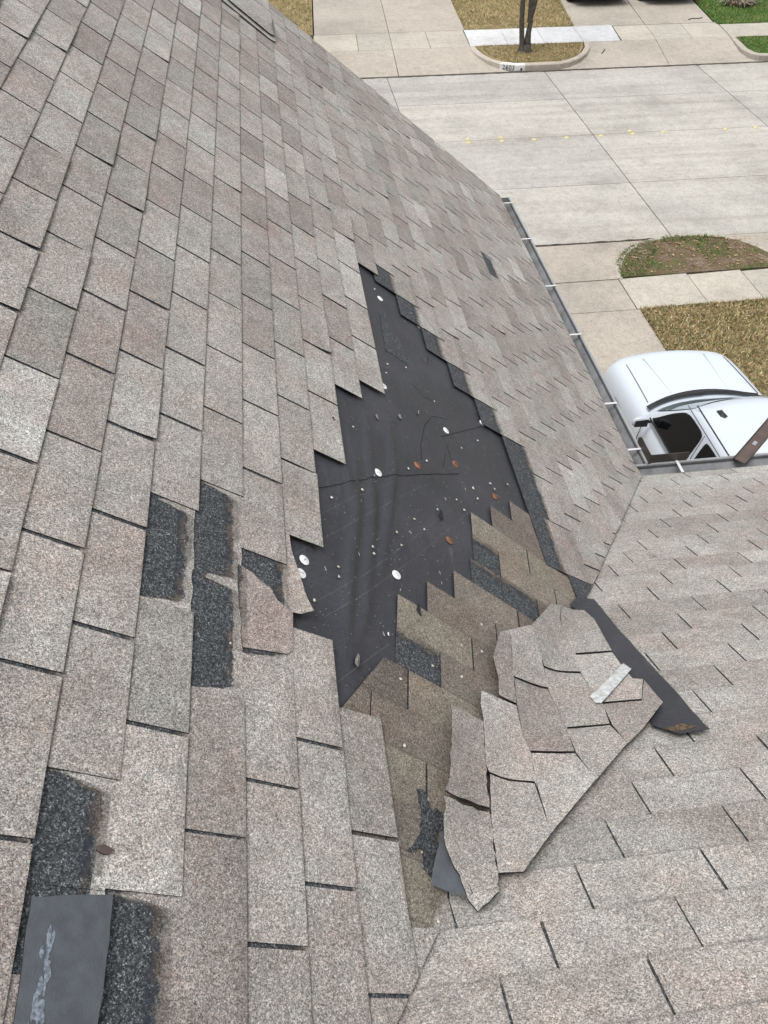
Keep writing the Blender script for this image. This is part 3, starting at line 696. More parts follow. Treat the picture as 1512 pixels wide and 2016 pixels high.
# ------------------------------------------------------------------ HOUSE
house = empty('house', (0, 0, G))
tag(house, 'house with a weathered brown-grey shingle roof, torn open beside its valley', 'house')
VAL_A = lambda u, v: u + v * cA * VR                # >= 0 on the main slope
def clipA(poly, off=0.0): return clip_half(poly, 1.0, cA * VR, -off)
deckA = clipA([(-6.0, 0.02), (3.70, 0.02), (3.52, 4.7), (-6.0, 4.7)])
main = sheet('main_slope', deckA, MA, -0.035, 0.035, M_DECK, house)
deckB = clip_half([(-4.5, 0.02), (4.0, 0.02), (4.0, 4.7), (-4.5, 4.7)], 1.0, cB / VR, 0.0)
side = sheet('side_slope', deckB, MB, -0.035, 0.035, M_DECK, house)
# walls, fascia, rake board
def box(name, x0, x1, y0, y1, z0, z1, m, parent):
    v = [(x, y, z) for z in (z0, z1) for (x, y) in ((x0, y0), (x1, y0), (x1, y1), (x0, y1))]
    return mesh_obj(name, v, [(3, 2, 1, 0), (4, 5, 6, 7), (0, 1, 5, 4), (1, 2, 6, 5), (2, 3, 7, 6), (3, 0, 4, 7)], m, parent)
mesh_obj('wall', [(-0.4, -0.4, G - .1), (-0.4, 3.4, G - .1), (-4.0, 3.4, G - .1), (-4.0, -0.4, G - .1), (-0.4, -0.4, 0.2), (-0.4, 3.4, 0.2), (-4.0, 3.4, 2.7), (-4.0, -0.4, 2.7)],
         [(0, 1, 5, 4), (1, 2, 6, 5), (2, 3, 7, 6)], M_BRICK, house)
mesh_obj('wall', [(-0.4, -0.42, G - .1), (4.0, -0.42, G - .1), (4.0, -0.42, 0.1), (-0.4, -0.42, 0.1)], [(0, 1, 2, 3)], M_BRICK, house)
box('fascia', -0.085, -0.062, -0.08, 3.68, -0.17, 0.0, M_BOARD, house)
box('fascia', -0.08, 4.0, -0.085, -0.062, -0.17, -0.01, M_BOARD, house)
box('soffit', -0.42, -0.086, -0.40, 3.66, -0.17, -0.155, M_BOARD, house)
box('soffit', -0.08, 4.0, -0.44, -0.086, -0.17, -0.155, M_BOARD, house)
sheet('rake_board', [(3.705, 0.0), (3.725, 0.0), (3.545, 4.7), (3.525, 4.7)], MA, -0.16, 0.155, M_BOARD, house)

# shingle courses ---------------------------------------------------------------
TL = 0.0035                                # shingle thickness
TILT = 0.0037
OFFA = {2: 0.092, 3: 0.219, 4: 0.031, 5: 0.153, 6: 0.275, 7: 0.09, 8: 0.213, 9: 0.027, 10: 0.145, 11: 0.277, 12: 0.093, 13: 0.209, 14: 0.028, 15: 0.155, 16: 0.284, 17: 0.105, 18: 0.225, 19: 0.039, 20: 0.17, 21: 0.291}
OFFB = {1: 0.239, 2: 0.111, 3: 0.246, 4: 0.106, 5: 0.294, 6: 0.17, 7: 0.044, 8: 0.225, 9: 0.109, 10: 0.29, 11: 0.168, 12: 0.043, 13: 0.228, 14: 0.053, 15: 0.233, 16: 0.111, 17: 0.292, 18: 0.171, 19: 0.03}
for k in range(1, -9, -1): OFFA[k] = (OFFA[k + 1] - 0.4 * T) % T
for k in range(22, 33): OFFA[k] = (OFFA[k - 1] + 0.404 * T) % T
for r in range(0, -3, -1): OFFB[r] = (OFFB[r + 1] + 0.41 * T) % T
for r in range(20, 34): OFFB[r] = (OFFB[r - 1] - 0.407 * T) % T
TONES = [((0.312, 0.298, 0.278), 30), ((0.286, 0.269, 0.250), 34), ((0.268, 0.244, 0.227), 16), ((0.242, 0.221, 0.205), 9), ((0.250, 0.241, 0.224), 8), ((0.360, 0.350, 0.333), 6)]
def pick_tone():
    c = random.choices([t for t, w in TONES], [w for t, w in TONES])[0]
    s = random.uniform(0.93, 1.07)
    return tuple(x * s for x in c)
BROWN = [(0.194, 0.171, 0.142), (0.166, 0.145, 0.124), (0.142, 0.123, 0.107), (0.200, 0.179, 0.147), (0.152, 0.133, 0.115)]
pieces = []   # (score, slope, verts, faces, midx, cols, vls, centre)
def fwd_score(c, ar, n):
    d = c - CAM
    cz = d.dot(fw)
    if cz < 0.1: return 0.0
    X, Y = d.dot(rt) / cz, d.dot(dn) / cz
    if abs(X) > 0.56 or abs(Y) > 0.72: return 0.0
    return ar * abs(n.dot(d.normalized())) / d.length_squared
def tee(w, s0, s1, top):
    """one tab: narrow exposed part, full-width headlap; local (along, up)"""
    j = lambda a=0.0012: random.uniform(-a, a)
    return [(s0 + j(), 0.0 + j()), (w * 0.5, j(0.0008)), (w - s1 + j(), 0.0 + j()), (w - s1 + j(0.0006), E_ + 0.004), (w - 0.0004, E_ + 0.004), (w - 0.0004, top), (0.0004, top), (0.0004, E_ + 0.004), (s0 + j(0.0006), E_ + 0.004)]
def add_tab(slope, a0, v0, M, nrm, h0, clips, tone, lift=0.0, crossing=False, wid=T, torn=False, hshift=0.0):
    s0, s1 = (random.uniform(0.0030, 0.0060), random.uniform(0.0030, 0.0060)) if slope is main else (random.uniform(0.0018, 0.0042), random.uniform(0.0018, 0.0042))
    loc = tee(wid, s0, s1, 2.15 * E_)
    if torn: loc = [(0.0004 + (wid - 0.0008) * q / 12, E_ + 0.006 + random.uniform(-0.004, 0.004)) for q in range(13)] + [(wid - 0.0004, 2.15 * E_), (0.0004, 2.15 * E_)]
    poly = [(a0 + x, v0 + y) for x, y in loc]
    for (a, b, c) in clips:
        poly = clip_half(poly, a, b, c)
        if len(poly) < 3 or abs(area2(poly)) < 2e-4: return
    side_l = random.choice((0, 1))
    def h(a, v):
        vl = v - v0
        x = h0 + TILT * (2 - vl / E_)
        if lift and vl < E_ * 0.75:
            q = (1 - vl / (E_ * 0.75))
            al = (a - a0) / wid
            x += lift * q * q * (0.35 + 0.65 * (al if side_l else 1 - al))
        if slope is main: x += 0.0055 * math.exp(-max(0.0, VAL_A(a, v)) / 0.05)
        return x
    lines = []
    if crossing:
        lines.append((0, 0, 1.0, cB / VR)); lines.append((-0.01, 0, 1.0, cB / VR)); lines.append((-0.022, 0, 1.0, cB / VR))
    ve, fa, mi, p2 = sheet_data(poly, M, h, TL, (0.04 if lift > 0.002 else 0.0125 if hshift else None), lines)
    cols = [tone(a, b) if callable(tone) else tone for a, b in p2]
    vls = [b - v0 - hshift - (fringe(a, b) if hshift else 0.0) for a, b in p2]
    c = M(a0 + wid / 2, v0 + E_ / 2, h0)
    pieces.append([fwd_score(c, 1.0, nrm), slope, ve, fa, [min(i, 1) for i in mi], cols, vls, c])
MISS_TABS = []
for (a, b) in MISS_A:
    k = int(math.floor((V0 - b) / E_)); j = math.floor((a - OFFA[k]) / T)
    MISS_TABS.append((OFFA[k] + j * T, V0 - (k + 1) * E_))
def fringe(a, b):
    f = 0.0
    for (a0, v0) in MISS_TABS:
        if v0 - 0.01 < b < v0 + E_ + 0.02 and a0 - 0.03 < a < a0 + T + 0.03:
            for e in (a0, a0 + T): f = max(f, 0.10 * math.exp(-((a - e) / 0.010) ** 2) * random.uniform(0.75, 1.15))
    return f
def near_miss(pts, a0, v0):
    return any(a0 < a < a0 + T and v0 < b < v0 + E_ for a, b in pts)
# main slope
H0A = 0.0114
for k in range(-7, 30):
    v0 = V0 - (k + 1) * E_
    off = OFFA[k]
    for j in range(-12, 14):
        a0 = off + (j - 1) * T
        if a0 > 3.75 or a0 < -4.3: continue
        cu, cv = a0 + T / 2, v0 + E_ / 2
        if VAL_A(a0 + T, cv) < -0.05: continue
        if inside((cu, cv), HOLE): continue
        torn = near_miss(MISS_A, a0, v0)
        clips = [(1.0, cA * VR, -0.004), (-1.0, -0.040, 3.735), (0.0, 1.0, -0.05)]
        lift = 0.0
        q = random.random()
        if q < 0.10: lift = random.uniform(0.003, 0.009)
        elif q < 0.5: lift = random.uniform(0.0, 0.0018)
        if near_miss([(0.42, 2.28)], a0, v0): lift = 0.02
        if near_miss([(-1.90, 2.70)], a0, v0): lift = 0.03
        add_tab(main, a0, v0, MA, NA, H0A, clips, pick_tone(), 0.0 if torn else lift, torn=torn, hshift=0.017 if near_miss([(a + d_, b - E_) for a, b in MISS_A for d_ in (-0.1, 0, 0.1)], a0, v0) else random.uniform(0.012, 0.045) if inside((cu, cv + E_), HOLE) else 0.0)
# side slope, its courses lapping across the valley on to the main slope
lx, lv = LAP_CLIP[0], LAP_CLIP[1]
ldx, ldy = lv[0] - lx[0], lv[1] - lx[1]
for r in range(1, 33):
    v0 = VB0 + r * E_
    off = OFFB[r]
    xv = -v0 * cB / VR
    xe = LAP_END.get(r if r not in (20, 21) else 99, xv - (0.30 if r < 10 else 0.46 if r < 20 else 0.80))
    for j in range(-14, 12):
        a0 = off + j * T
        if j == -14: wt3, br3 = pick_tone(), random.choice(BROWN)
        if a0 > 2.6 or a0 + T < xe: continue
        torn = near_miss(MISS_B, a0, v0)
        if r in LAP_END and r < 19 and a0 < xe and a0 + T - xe < 0.09: continue
        clips = [(1.0, 0.0, -xe), (0.0, 1.0, -0.035)]
        if r in (15, 19, 20, 21, 22): clips.append((-ldy * -1.0, ldx * -1.0, -(-ldy * -1.0 * lx[0] + ldx * -1.0 * lx[1])))
        cr = dB(a0, v0) < 0.02
        if j % 3 == r % 3: wt3, br3 = tuple(0.62 * a + 0.38 * b for a, b in zip(pick_tone(), (0.284, 0.272, 0.252))), random.choice(BROWN)
        q1, q2 = random.uniform(0.96, 1.04), random.uniform(0.92, 1.08)
        wt, br = tuple(x * q1 for x in wt3), tuple(x * q2 for x in br3)
        tone = (lambda a, b, wt=wt, br=br: br if dB(a, b) < -0.012 else wt) if cr else wt
        lift = random.uniform(0.003, 0.006) if (not cr and random.random() < 0.06) else 0.0
        add_tab(side, a0, v0, MB, NB, 0.0012, clips, tone, lift, crossing=cr, torn=torn)
pieces.sort(key=lambda p: -p[0])
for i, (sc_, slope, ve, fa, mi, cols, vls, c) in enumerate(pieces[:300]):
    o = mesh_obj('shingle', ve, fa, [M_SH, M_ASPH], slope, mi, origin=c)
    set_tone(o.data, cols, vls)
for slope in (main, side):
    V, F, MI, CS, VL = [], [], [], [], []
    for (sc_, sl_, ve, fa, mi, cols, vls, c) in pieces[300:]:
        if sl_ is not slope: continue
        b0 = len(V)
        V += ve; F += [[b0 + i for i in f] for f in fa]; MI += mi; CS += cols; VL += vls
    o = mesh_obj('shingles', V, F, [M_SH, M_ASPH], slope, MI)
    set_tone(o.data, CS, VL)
    o['kind'] = 'stuff'
# starter strip at the eaves
sheet('starter_strip', [(0.06, 0.042), (3.69, 0.042), (3.69, 0.16), (0.0, 0.16)], MA, 0.0015, 0.006, [M_ASPH, M_ASPH], main)
sheet('curled_shingle', CURL9, MA, lambda a, b: H0A - 0.001 + TILT * (2 - (b - 2.62) / E_) + 0.5 * max(0, -1.99 - a) ** 1.2 * max(0, 2.755 - b) / 0.1 + (0.10 * max(0, 2.725 - b) if a < -1.88 else 0), TL, [M_SH, M_ASPH], main, step=0.02, tone=(0.30, 0.27, 0.245), tabv=lambda a, b: b - 2.62)['label'] = 'curled tab end lifting over the black felt'
sheet('torn_shingle', TORN8, MA, lambda a, b: H0A + TILT * (2 - (b - 2.748) / E_) + 0.004 * max(0, (a + 2.10) / 0.12), TL, [M_SH, M_ASPH], main, step=0.04, tone=(0.275, 0.240, 0.222), tabv=lambda a, b: b - 2.748)['label'] = 'tab torn diagonally beside the dark exposed headlap'

# underlayment ---------------------------------------------------------------
def segd(p, a, b):
    ax, ay = a; bx, by = b; px_, py_ = p
    l2 = (bx - ax) ** 2 + (by - ay) ** 2
    t = max(0, min(1, ((px_ - ax) * (bx - ax) + (py_ - ay) * (by - ay)) / l2))
    return math.hypot(px_ - ax - t * (bx - ax), py_ - ay - t * (by - ay)), t
CREASE = []
for _ in range(26):
    a, b = random.uniform(-2.1, -0.9), random.uniform(2.0, 2.6); L = random.uniform(0.08, 0.3); t = random.gauss(0.0, 0.45)
    CREASE.append(((a, b), (a + L * math.cos(t), b + L * math.sin(t) * 0.5), random.uniform(0.001, 0.0032)))
FELT_FREE = [(-2.2, 2.58), (-1.75, 2.66), (-1.35, 2.56), (-0.8, 2.45), (-0.6, 2.0), (-1.3, 1.95), (-1.85, 2.33), (-2.2, 2.5)]
def felt_h(a, b):
    h = 0.0
    for L in (WRINKLE if -2.4 < a < -0.7 and 2.1 < b < 2.75 else ()):
        best = 9; n = len(L) - 1
        for i in range(n):
            d, t = segd((a, b), L[i], L[i + 1])
            if d < best: best = d; tt = (i + t) / n
        if best < 0.09:
            amp = 0.0125 * math.sin(math.pi * min(0.95, max(0.05, tt))) ** 0.7
            h += amp * math.exp(-(best / 0.020) ** 2)
    h += 0.0009 * (math.sin(a * 17 + b * 41 + 2 * math.sin(a * 5)) + math.sin(b * 57 - a * 6)) + 0.0009
    cap = 0.0045
    if inside((a, b), FELT_FREE):
        cap = 0.0135
        for (p, q, am) in CREASE:
            d, t = segd((a, b), p, q)
            if d < 0.03: h += am * math.exp(-(d / 0.009) ** 2) * math.sin(math.pi * min(0.98, max(0.02, t)))
    return 0.0012 + max(0.0, min(h, cap))
def felt_top(a, b): return felt_h(a, b) + 0.0008
us = np.arange(-3.1, 0.96, 0.010); vs_ = np.arange(0.75, 2.96, 0.010)
idx = {}; fv = []; ff = []
for i, u in enumerate(us):
    for j, v in enumerate(vs_):
        if VAL_A(u, v) < -0.02: continue
        idx[(i, j)] = len(fv); fv.append(MA(u, v, felt_top(u, v)))
for (i, j) in list(idx):
    q = [idx.get(t) for t in ((i, j), (i + 1, j), (i + 1, j + 1), (i, j + 1))]
    if None not in q: ff.append(q[::-1])
felt = mesh_obj('underlayment', fv, ff, M_FELT, house, smooth=True)
sheet('felt_overlap', FELT2, MA, lambda a, b: felt_h(a, b) + 0.0016, 0.0016, [M_FELT, M_ASPH], felt, step=0.0125)
def ribbon(name, path, w, hoff, m, parent, step=0.02, jit=0.0):
    """thin strip that follows the felt"""
    pts = []
    for i in range(len(path) - 1):
        a, b = Vector(path[i]), Vector(path[i + 1])
        n = max(1, int((b - a).length / step))
        for k in range(n): pts.append(a.lerp(b, k / n))
    pts.append(Vector(path[-1]))
    vs = []; fs = []
    for i, p in enumerate(pts):
        d = (pts[min(i + 1, len(pts) - 1)] - pts[max(i - 1, 0)]).normalized()
        n_ = Vector((-d.y, d.x)) * w * 0.5
        jx = Vector((random.uniform(-jit, jit), random.uniform(-jit, jit)))
        for s in (-1, 1):
            q = p + n_ * s + jx
            vs.append(MA(q.x, q.y, felt_top(q.x, q.y) + hoff))
    for i in range(len(pts) - 1): fs.append((2 * i, 2 * i + 1, 2 * i + 3, 2 * i + 2))
    return mesh_obj(name, vs, fs, m, parent)
gv, gf = [], []
for _ in range(1500):
    a, b = random.uniform(-2.3, 0.1), random.uniform(1.4, 2.72)
    if not inside((a, b), HOLE): continue
    P = MA(a, b, felt_top(a, b) + 0.0030 if b > 0 else 0); r = random.uniform(0.0006, 0.0016); n0 = len(gv)
    gv += [P + Vector((r, 0, 0)), P + Vector((-r, r, 0)), P + Vector((-r, -r, 0)), P + NA * r * 1.4]
    gf += [(n0, n0 + 1, n0 + 3), (n0 + 1, n0 + 2, n0 + 3), (n0 + 2, n0, n0 + 3)]
go = mesh_obj('loose_granules', gv, gf, M_CHIP, felt); go['kind'] = 'stuff'
for L in CHALK: ribbon('chalk_line', L, 0.0016, 0.0006, M_CHALK, felt)
for L in TEARS: ribbon('tear', L, 0.0045, 0.0026, M_ASPH, felt, jit=0.002)
def lathe(prof, n=20):
    vs = []; fs = []
    for (r, z) in prof:
        for a in range(n): vs.append((r * math.cos(math.tau * a / n), r * math.sin(math.tau * a / n), z))
    for i in range(len(prof) - 1):
        for a in range(n): fs.append((i * n + a, i * n + (a + 1) % n, (i + 1) * n + (a + 1) % n, (i + 1) * n + a))
    fs.append(tuple((len(prof) - 1) * n + a for a in range(n)))
    return vs, fs
def shared(name, vs, fs, m, smooth=True):
    me = bpy.data.meshes.new(name); me.from_pydata(vs, [], fs); me.materials.append(m)
    me.polygons.foreach_set('use_smooth', [smooth] * len(me.polygons))
    return me
BASIS_A = Matrix((Vector((0, 1, 0)), NA.cross(Vector((0, 1, 0))), NA)).transposed()
def put(name, me, P, parent=None, rot=0.0, tilt=(0, 0)):
    o = bpy.data.objects.new(name, me); link(o, parent)
    R_ = BASIS_A @ Matrix.Rotation(rot, 3, 'Z') @ Matrix.Rotation(tilt[0], 3, 'X') @ Matrix.Rotation(tilt[1], 3, 'Y')
    o.matrix_basis = Matrix.Translation(P - (world_loc(parent) if parent else Vector((0, 0, 0)))) @ R_.to_4x4()
    return o
v_, f_ = lathe([(0.0165, 0), (0.0168, 0.0012), (0.0150, 0.0022), (0.0085, 0.0020), (0.0070, 0.0030), (0.0045, 0.0034)])
ms0 = shared('nail_mark', [(-0.007, -0.0008, 0), (0.006, -0.0011, 0), (0.009, 0.0002, 0.0004), (0.005, 0.0010, 0), (-0.007, 0.0009, 0)], [(0, 1, 2, 3, 4)], M_ASPH, False)
mw, mr = shared('cap_nail', v_, f_, M_CAPW), shared('cap_nail', v_, f_, M_CAPR)
for me, L in ((mw, CAPS_WHITE), (mr, CAPS_RUST)):
    for (a, b) in L: put('cap_nail', me, MA(a, b, felt_top(a, b) + (0.0024 if me is mw else 0.0016)), felt, 0, (random.uniform(-.06, .06), random.uniform(-.06, .06)))
for (a, b) in CAPS_WHITE + CAPS_RUST:
    put('nail_mark', ms0, MA(a, b, felt_top(a, b) + 0.0060), felt, random.uniform(0, 3))
v_, f_ = lathe([(0.0018, 0), (0.0018, 0.003), (0.0048, 0.0034), (0.0050, 0.0044), (0.0030, 0.0052)], 10)
mn = shared('roofing_nail', v_, f_, M_NAIL)
for (a, b) in NAILS:
    d = MA(a, b).dot(PA)
    put('roofing_nail', mn, MA(a, b, max(felt_top(a, b) + 0.0015, 0.0085 if inside((a, b), [(-3, 2.6), (-1.9, 2.35), (-1.64, 1.95), (-1.2, 1.7), (-1.4, 1.2), (-3, 1.9)]) else 0)), felt, random.uniform(0, 6), (random.uniform(-.3, .3), random.uniform(-.3, .3)))
for (a, b) in NAILS_TOP: put('roofing_nail', mn, MA(a, b, 0.0125), felt)
sv = [(-0.0065, -0.0005, 0), (0.0065, -0.0005, 0), (0.0065, 0.0005, 0), (-0.0065, 0.0005, 0), (-0.0065, -0.0005, 0.001), (0.0065, -0.0005, 0.001), (0.0065, 0.0005, 0.001), (-0.0065, 0.0005, 0.001)]
ms = shared('staple', sv, [(4, 5, 6, 7), (0, 1, 5, 4), (2, 3, 7, 6), (1, 2, 6, 5), (3, 0, 4, 7)], M_NAIL, False)
for (a, b) in STAPLES: put('staple', ms, MA(a, b, felt_top(a, b) + 0.0004), felt, random.uniform(-.6, .6))

# roof vent ---------------------------------------------------------------
def rrect(u0, u1, v0, v1, r, n=5):
    out = []
    for (cx, cy, a0) in ((u1 - r, v1 - r, 0), (u0 + r, v1 - r, 90), (u0 + r, v0 + r, 180), (u1 - r, v0 + r, 270)):
        for i in range(n + 1):
            a = math.radians(a0 + 90 * i / n)
            out.append((cx + r * math.cos(a), cy + r * math.sin(a)))
    return out
VT = (0.285, 0.275, 0.258)
vent = sheet('roof_vent', rrect(2.66, 3.20, 2.60, 3.06, 0.07), MA, 0.026, 0.004, [M_SH, M_ASPH], house, tone=VT, tabv=lambda a, b: 0.05)
lo, hi = rrect(2.73, 3.14, 2.615, 3.00, 0.06), rrect(2.79, 3.08, 2.66, 2.94, 0.05)
n_ = len(lo)
vv = [MA(a, b, 0.036) for a, b in lo] + [MA(a, b, 0.042) for a, b in lo] + [MA(a, b, 0.046 + 0.035 * (3.04 - b) / 0.4) for a, b in hi]
vh = mesh_obj('vent_hood', vv, [tuple(2 * n_ + i for i in range(n_))] + [(n_ + i, n_ + (i + 1) % n_, 2 * n_ + (i + 1) % n_, 2 * n_ + i) for i in range(n_)] + [(i, (i + 1) % n_, n_ + (i + 1) % n_, n_ + i) for i in range(n_)] + [tuple(reversed(range(n_)))], [M_SH, M_ASPH], vent, [0] * (n_ + 1) + [1] * (n_ + 1))
set_tone(vh.data, [VT] * len(vv), [0.05] * len(vv))

# gutters ---------------------------------------------------------------
def gutter_mesh(name, path_fn, t0, t1, n, parent):
    """K-style trough; profile (across, z): 0 = wall side"""
    outer = [(0.0, 0.012), (0.0, -0.085), (0.070, -0.085), (0.082, -0.055), (0.112, -0.025), (0.112, 0.004), (0.122, 0.006), (0.122, 0.012), (0.108, 0.012)]
    inner = [(0.106, 0.003), (0.108, -0.020), (0.078, -0.050), (0.067, -0.080), (0.003, -0.080), (0.003, 0.012)]
    prof = outer + inner
    vs = []; fs = []; m = len(prof)
    for i in range(n + 1):
        t = t0 + (t1 - t0) * i / n
        for (a, z) in prof: vs.append(path_fn(t, a, z))
    for i in range(n):
        for k in range(m): fs.append((i * m + k, i * m + (k + 1) % m, (i + 1) * m + (k + 1) % m, (i + 1) * m + k))
    fs.append(tuple(range(m))); fs.append(tuple(n * m + k for k in reversed(range(m))))
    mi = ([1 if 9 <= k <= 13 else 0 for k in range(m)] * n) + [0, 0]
    return mesh_obj(name, vs, fs, [M_GUT, M_TROUGH_SHADE], parent, mi)
GAx, GBy = -0.060, -0.052
gA = gutter_mesh('gutter', lambda t, a, z: Vector((GAx + a, t, z)), 0.062, 3.72, 24, house)
gB = gutter_mesh('gutter', lambda t, a, z: Vector((t, GBy + a, z)), -0.058, 4.0, 12, house)
for (gp, p0, p1) in ((gA, (GAx + 0.118, 0.075, 0.010), (GAx + 0.118, 3.72, 0.010)), (gB, (0.075, GBy + 0.118, 0.010), (4.0, GBy + 0.118, 0.010))):
    vs = []
    for p in (p0, p1):
        for a in range(8):
            c_, s_ = 0.0065 * math.cos(math.tau * a / 8), 0.0065 * math.sin(math.tau * a / 8)
            vs.append((p[0] + (c_ if gp is gA else 0), p[1] + (0 if gp is gA else c_), p[2] + s_))
    mesh_obj('rolled_lip', vs, [(a, (a + 1) % 8, 8 + (a + 1) % 8, 8 + a) for a in range(8)] + [tuple(range(8)), tuple(range(8, 16))], M_LIP, gp, smooth=True)
gA['label'] = 'grey metal gutter running beside the main slope toward the street'
gB['label'] = 'grey metal gutter across the foot of the side slope'
sheet('end_cap', [(GAx, -0.085), (GAx + 0.07, -0.085), (GAx + 0.112, -0.025), (GAx + 0.122, 0.012), (GAx, 0.012)], lambda a, b, h=0: Vector((a, 3.722 + h, b)), 0.0, 0.003, M_GUT, gA)
sheet('corner_joint', [(-0.066, -0.060), (0.070, -0.060), (0.070, 0.045), (0.045, 0.075), (-0.066, 0.075)], lambda a, b, h=0: Vector((a, b, -0.087 + h)), -0.002, 0.0015, M_GUT, gB)
for y in (0.20, 0.66, 1.47, 2.15, 2.92, 3.60): box('strap', GAx + 0.022, GAx + 0.120, y - 0.008, y + 0.008, 0.0175, 0.0205, M_STRAP, gA)
for x in (0.24, 0.95, 1.7): box('strap', x - 0.009, x + 0.009, GBy + 0.015, GBy + 0.122, 0.0175, 0.0205, M_STRAP, gB)
xo, yo = GAx + 0.118, GBy + 0.118
def plate(name, pts, d, m, parent):
    """thin upright plate from (x,y,z) outline, thickness vector d"""
    n = len(pts)
    vs = [Vector(p) for p in pts] + [Vector(p) + Vector(d) for p in pts]
    return mesh_obj(name, vs, [tuple(range(n)), tuple(reversed(range(n, 2 * n)))] + [(i, n + i, n + (i + 1) % n, (i + 1) % n) for i in range(n)], m, parent)
plate('splash_guard', [(xo, yo + .004, 0.0), (xo, yo + 0.20, 0.0), (xo, yo + 0.20, 0.055), (xo, yo + 0.17, 0.085), (xo, yo + .004, 0.085)], (0.003, 0, 0), M_BRONZE, gA)
plate('splash_guard', [(xo, yo, 0.0), (xo + 0.24, yo, 0.0), (xo + 0.255, yo, 0.045), (xo + 0.245, yo, 0.085), (xo, yo, 0.085)], (0, 0.003, 0), M_BRONZE, gB)

# brown bar reaching out over the gutter
bar = empty('metal_bar', (0.63, 0.06, 0.03))
tag(bar, 'brown metal channel bar resting on the gutter rim and reaching out over the pickup', 'metal bar')
b0, b1 = Vector((0.60, 0.035, 0.022)), Vector((1.55, 0.85, 0.05))
dr_ = (b1 - b0).normalized(); nr_ = Vector((dr_.y, -dr_.x, 0)).normalized(); up_ = nr_.cross(dr_)
def beam(name, a, b, w, h, off, m, parent):
    vs = []
    for p in (a, b):
        for (s, t) in ((0, 0), (w, 0), (w, h), (0, h)): vs.append(p + nr_ * (s + off[0]) + up_ * (t + off[1]))
    return mesh_obj(name, vs, [(0, 1, 2, 3), (7, 6, 5, 4), (0, 4, 5, 1), (1, 5, 6, 2), (2, 6, 7, 3), (3, 7, 4, 0)], m, parent)
beam('web', b0, b1, 0.072, 0.004, (0, 0), M_BROWN, bar)
beam('flange', b0, b1, 0.004, 0.028, (-0.004, -0.012), M_BRONZE, bar)
beam('flange', b0, b1, 0.004, 0.028, (0.072, -0.012), M_BRONZE, bar)
beam('clip', b0 + dr_ * 0.19, b0 + dr_ * 0.23, 0.022, 0.005, (0.026, 0.0045), M_GUT, bar)

# ------------------------------------------------------------------ TORN AND LOOSE ROOFING
zc = lambda pts: (sum(p[0] for p in pts) / len(pts), sum(p[1] for p in pts) / len(pts))
def loose_sheet(name, polys, hb, label, cat, shr=0.9945, light=1.0):
    cx, cy = zc([zc(p) for p in polys])
    root = empty(name, (cx, cy, surf(cx, cy)))
    tag(root, label, cat)
    for i, p in enumerate(polys):
        tone = tuple(x * light for x in pick_tone())
        hh = hb(i) if callable(hb(0)) is False else hb(i)
        cx2, cy2 = zc(p)
        sheet('headlap', p, MS, (lambda x, y, hh=hh: hh(x, y) - 0.0022), 0.0016, M_ASPH, root, step=0.028)
        p = [(cx2 + (x - cx2) * (shr - 0.002), cy2 + (y - cy2) * shr) for x, y in p]
        o = sheet('shingle', p, MS, hh, 0.0030, [M_SH, M_ASPH], root, step=0.028, tone=tone, tabv=lambda a, b: 0.05)
    return root
def valley_d(x, y): return (x - y / VR) * 0.86       # >0 on the side slope
def jag(poly, amp=0.003, seg=0.018):
    out = []
    n = len(poly)
    for i in range(n):
        a, b = Vector(poly[i]), Vector(poly[(i + 1) % n])
        k = max(1, int((b - a).length / seg))
        nr = Vector((-(b - a).y, (b - a).x)).normalized()
        for j in range(k):
            p = a.lerp(b, j / k) + (nr * random.uniform(-amp, amp) if j else Vector((0, 0)))
            out.append((p.x, p.y))
    return out
LEVEL = [0.021, 0.0207, 0.0204, 0.0257, 0.0254, 0.0251, 0.0304, 0.0301, 0.0298, 0.0351, 0.0348, 0.0345]
def flap_h(i):
    base = LEVEL[i]
    def h(x, y):
        d = valley_d(x, y)
        return base - 0.004 + 0.010 * max(0, min(1, d / 0.30)) ** 1.5
    return h
flap = loose_sheet('shingle_flap', [jag(p, 0.0006 if i < 9 else 0.0011, 0.014) for i, p in enumerate(FLAP)], flap_h, 'torn sheet of several pinkish-grey shingle tabs bridging the roof valley', 'shingle flap')
def strip_h(i):
    return lambda x, y: 0.030 + 0.004 * (1 - i) + 0.022 * max(0, min(1, (-1.70 - x) / 0.10)) * max(0, min(1, (-2.15 - y) / 0.3)) - (0.02 if y < -2.72 else 0) * min(1, (-2.72 - y) / 0.03 if y < -2.72 else 0)
strip = loose_sheet('shingle_strip', [jag(p, 0.003, 0.015) for p in STRIP], strip_h, 'narrow curling shingle strip with ragged left edge at the lower end of the hole', 'shingle strip', 0.99, 1.10)
sheet('underside', UNDER_TRI, MS, lambda x, y: 0.016 + 0.03 * max(0, (x + 1.86) / 0.09), 0.0015, M_BACK, strip, step=0.03)['label'] = 'smooth dark blue-grey underside folded out below the strip'
def felt_strip_h(x, y): return 0.0045 + 0.0010 * math.sin(9 * y + 4 * x) + (0.014 * max(0, (-2.20 - y) / 0.09) if y < -2.20 else 0)
fsx = sheet('felt_strip', jag(FELT_STRIP, 0.0015, 0.03), MS, felt_strip_h, 0.0018, [M_FELT, M_ASPH], None, step=0.03, origin=(-1.0, -1.9, surf(-1.0, -1.9)))
tag(fsx, 'long black roofing felt strip lying on the side slope beside the flap', 'felt strip')
rp = sheet('rust_stain', [(-1.075, -2.262), (-1.02, -2.246), (-0.985, -2.268), (-1.03, -2.280), (-1.06, -2.275)], MS, lambda x, y: felt_strip_h(x, y) + 0.0022, 0.0006, make_plain('rust_smear', (0.105, 0.075, 0.050), 0.9, 0.1, nscale=120, namp=0.7), fsx)
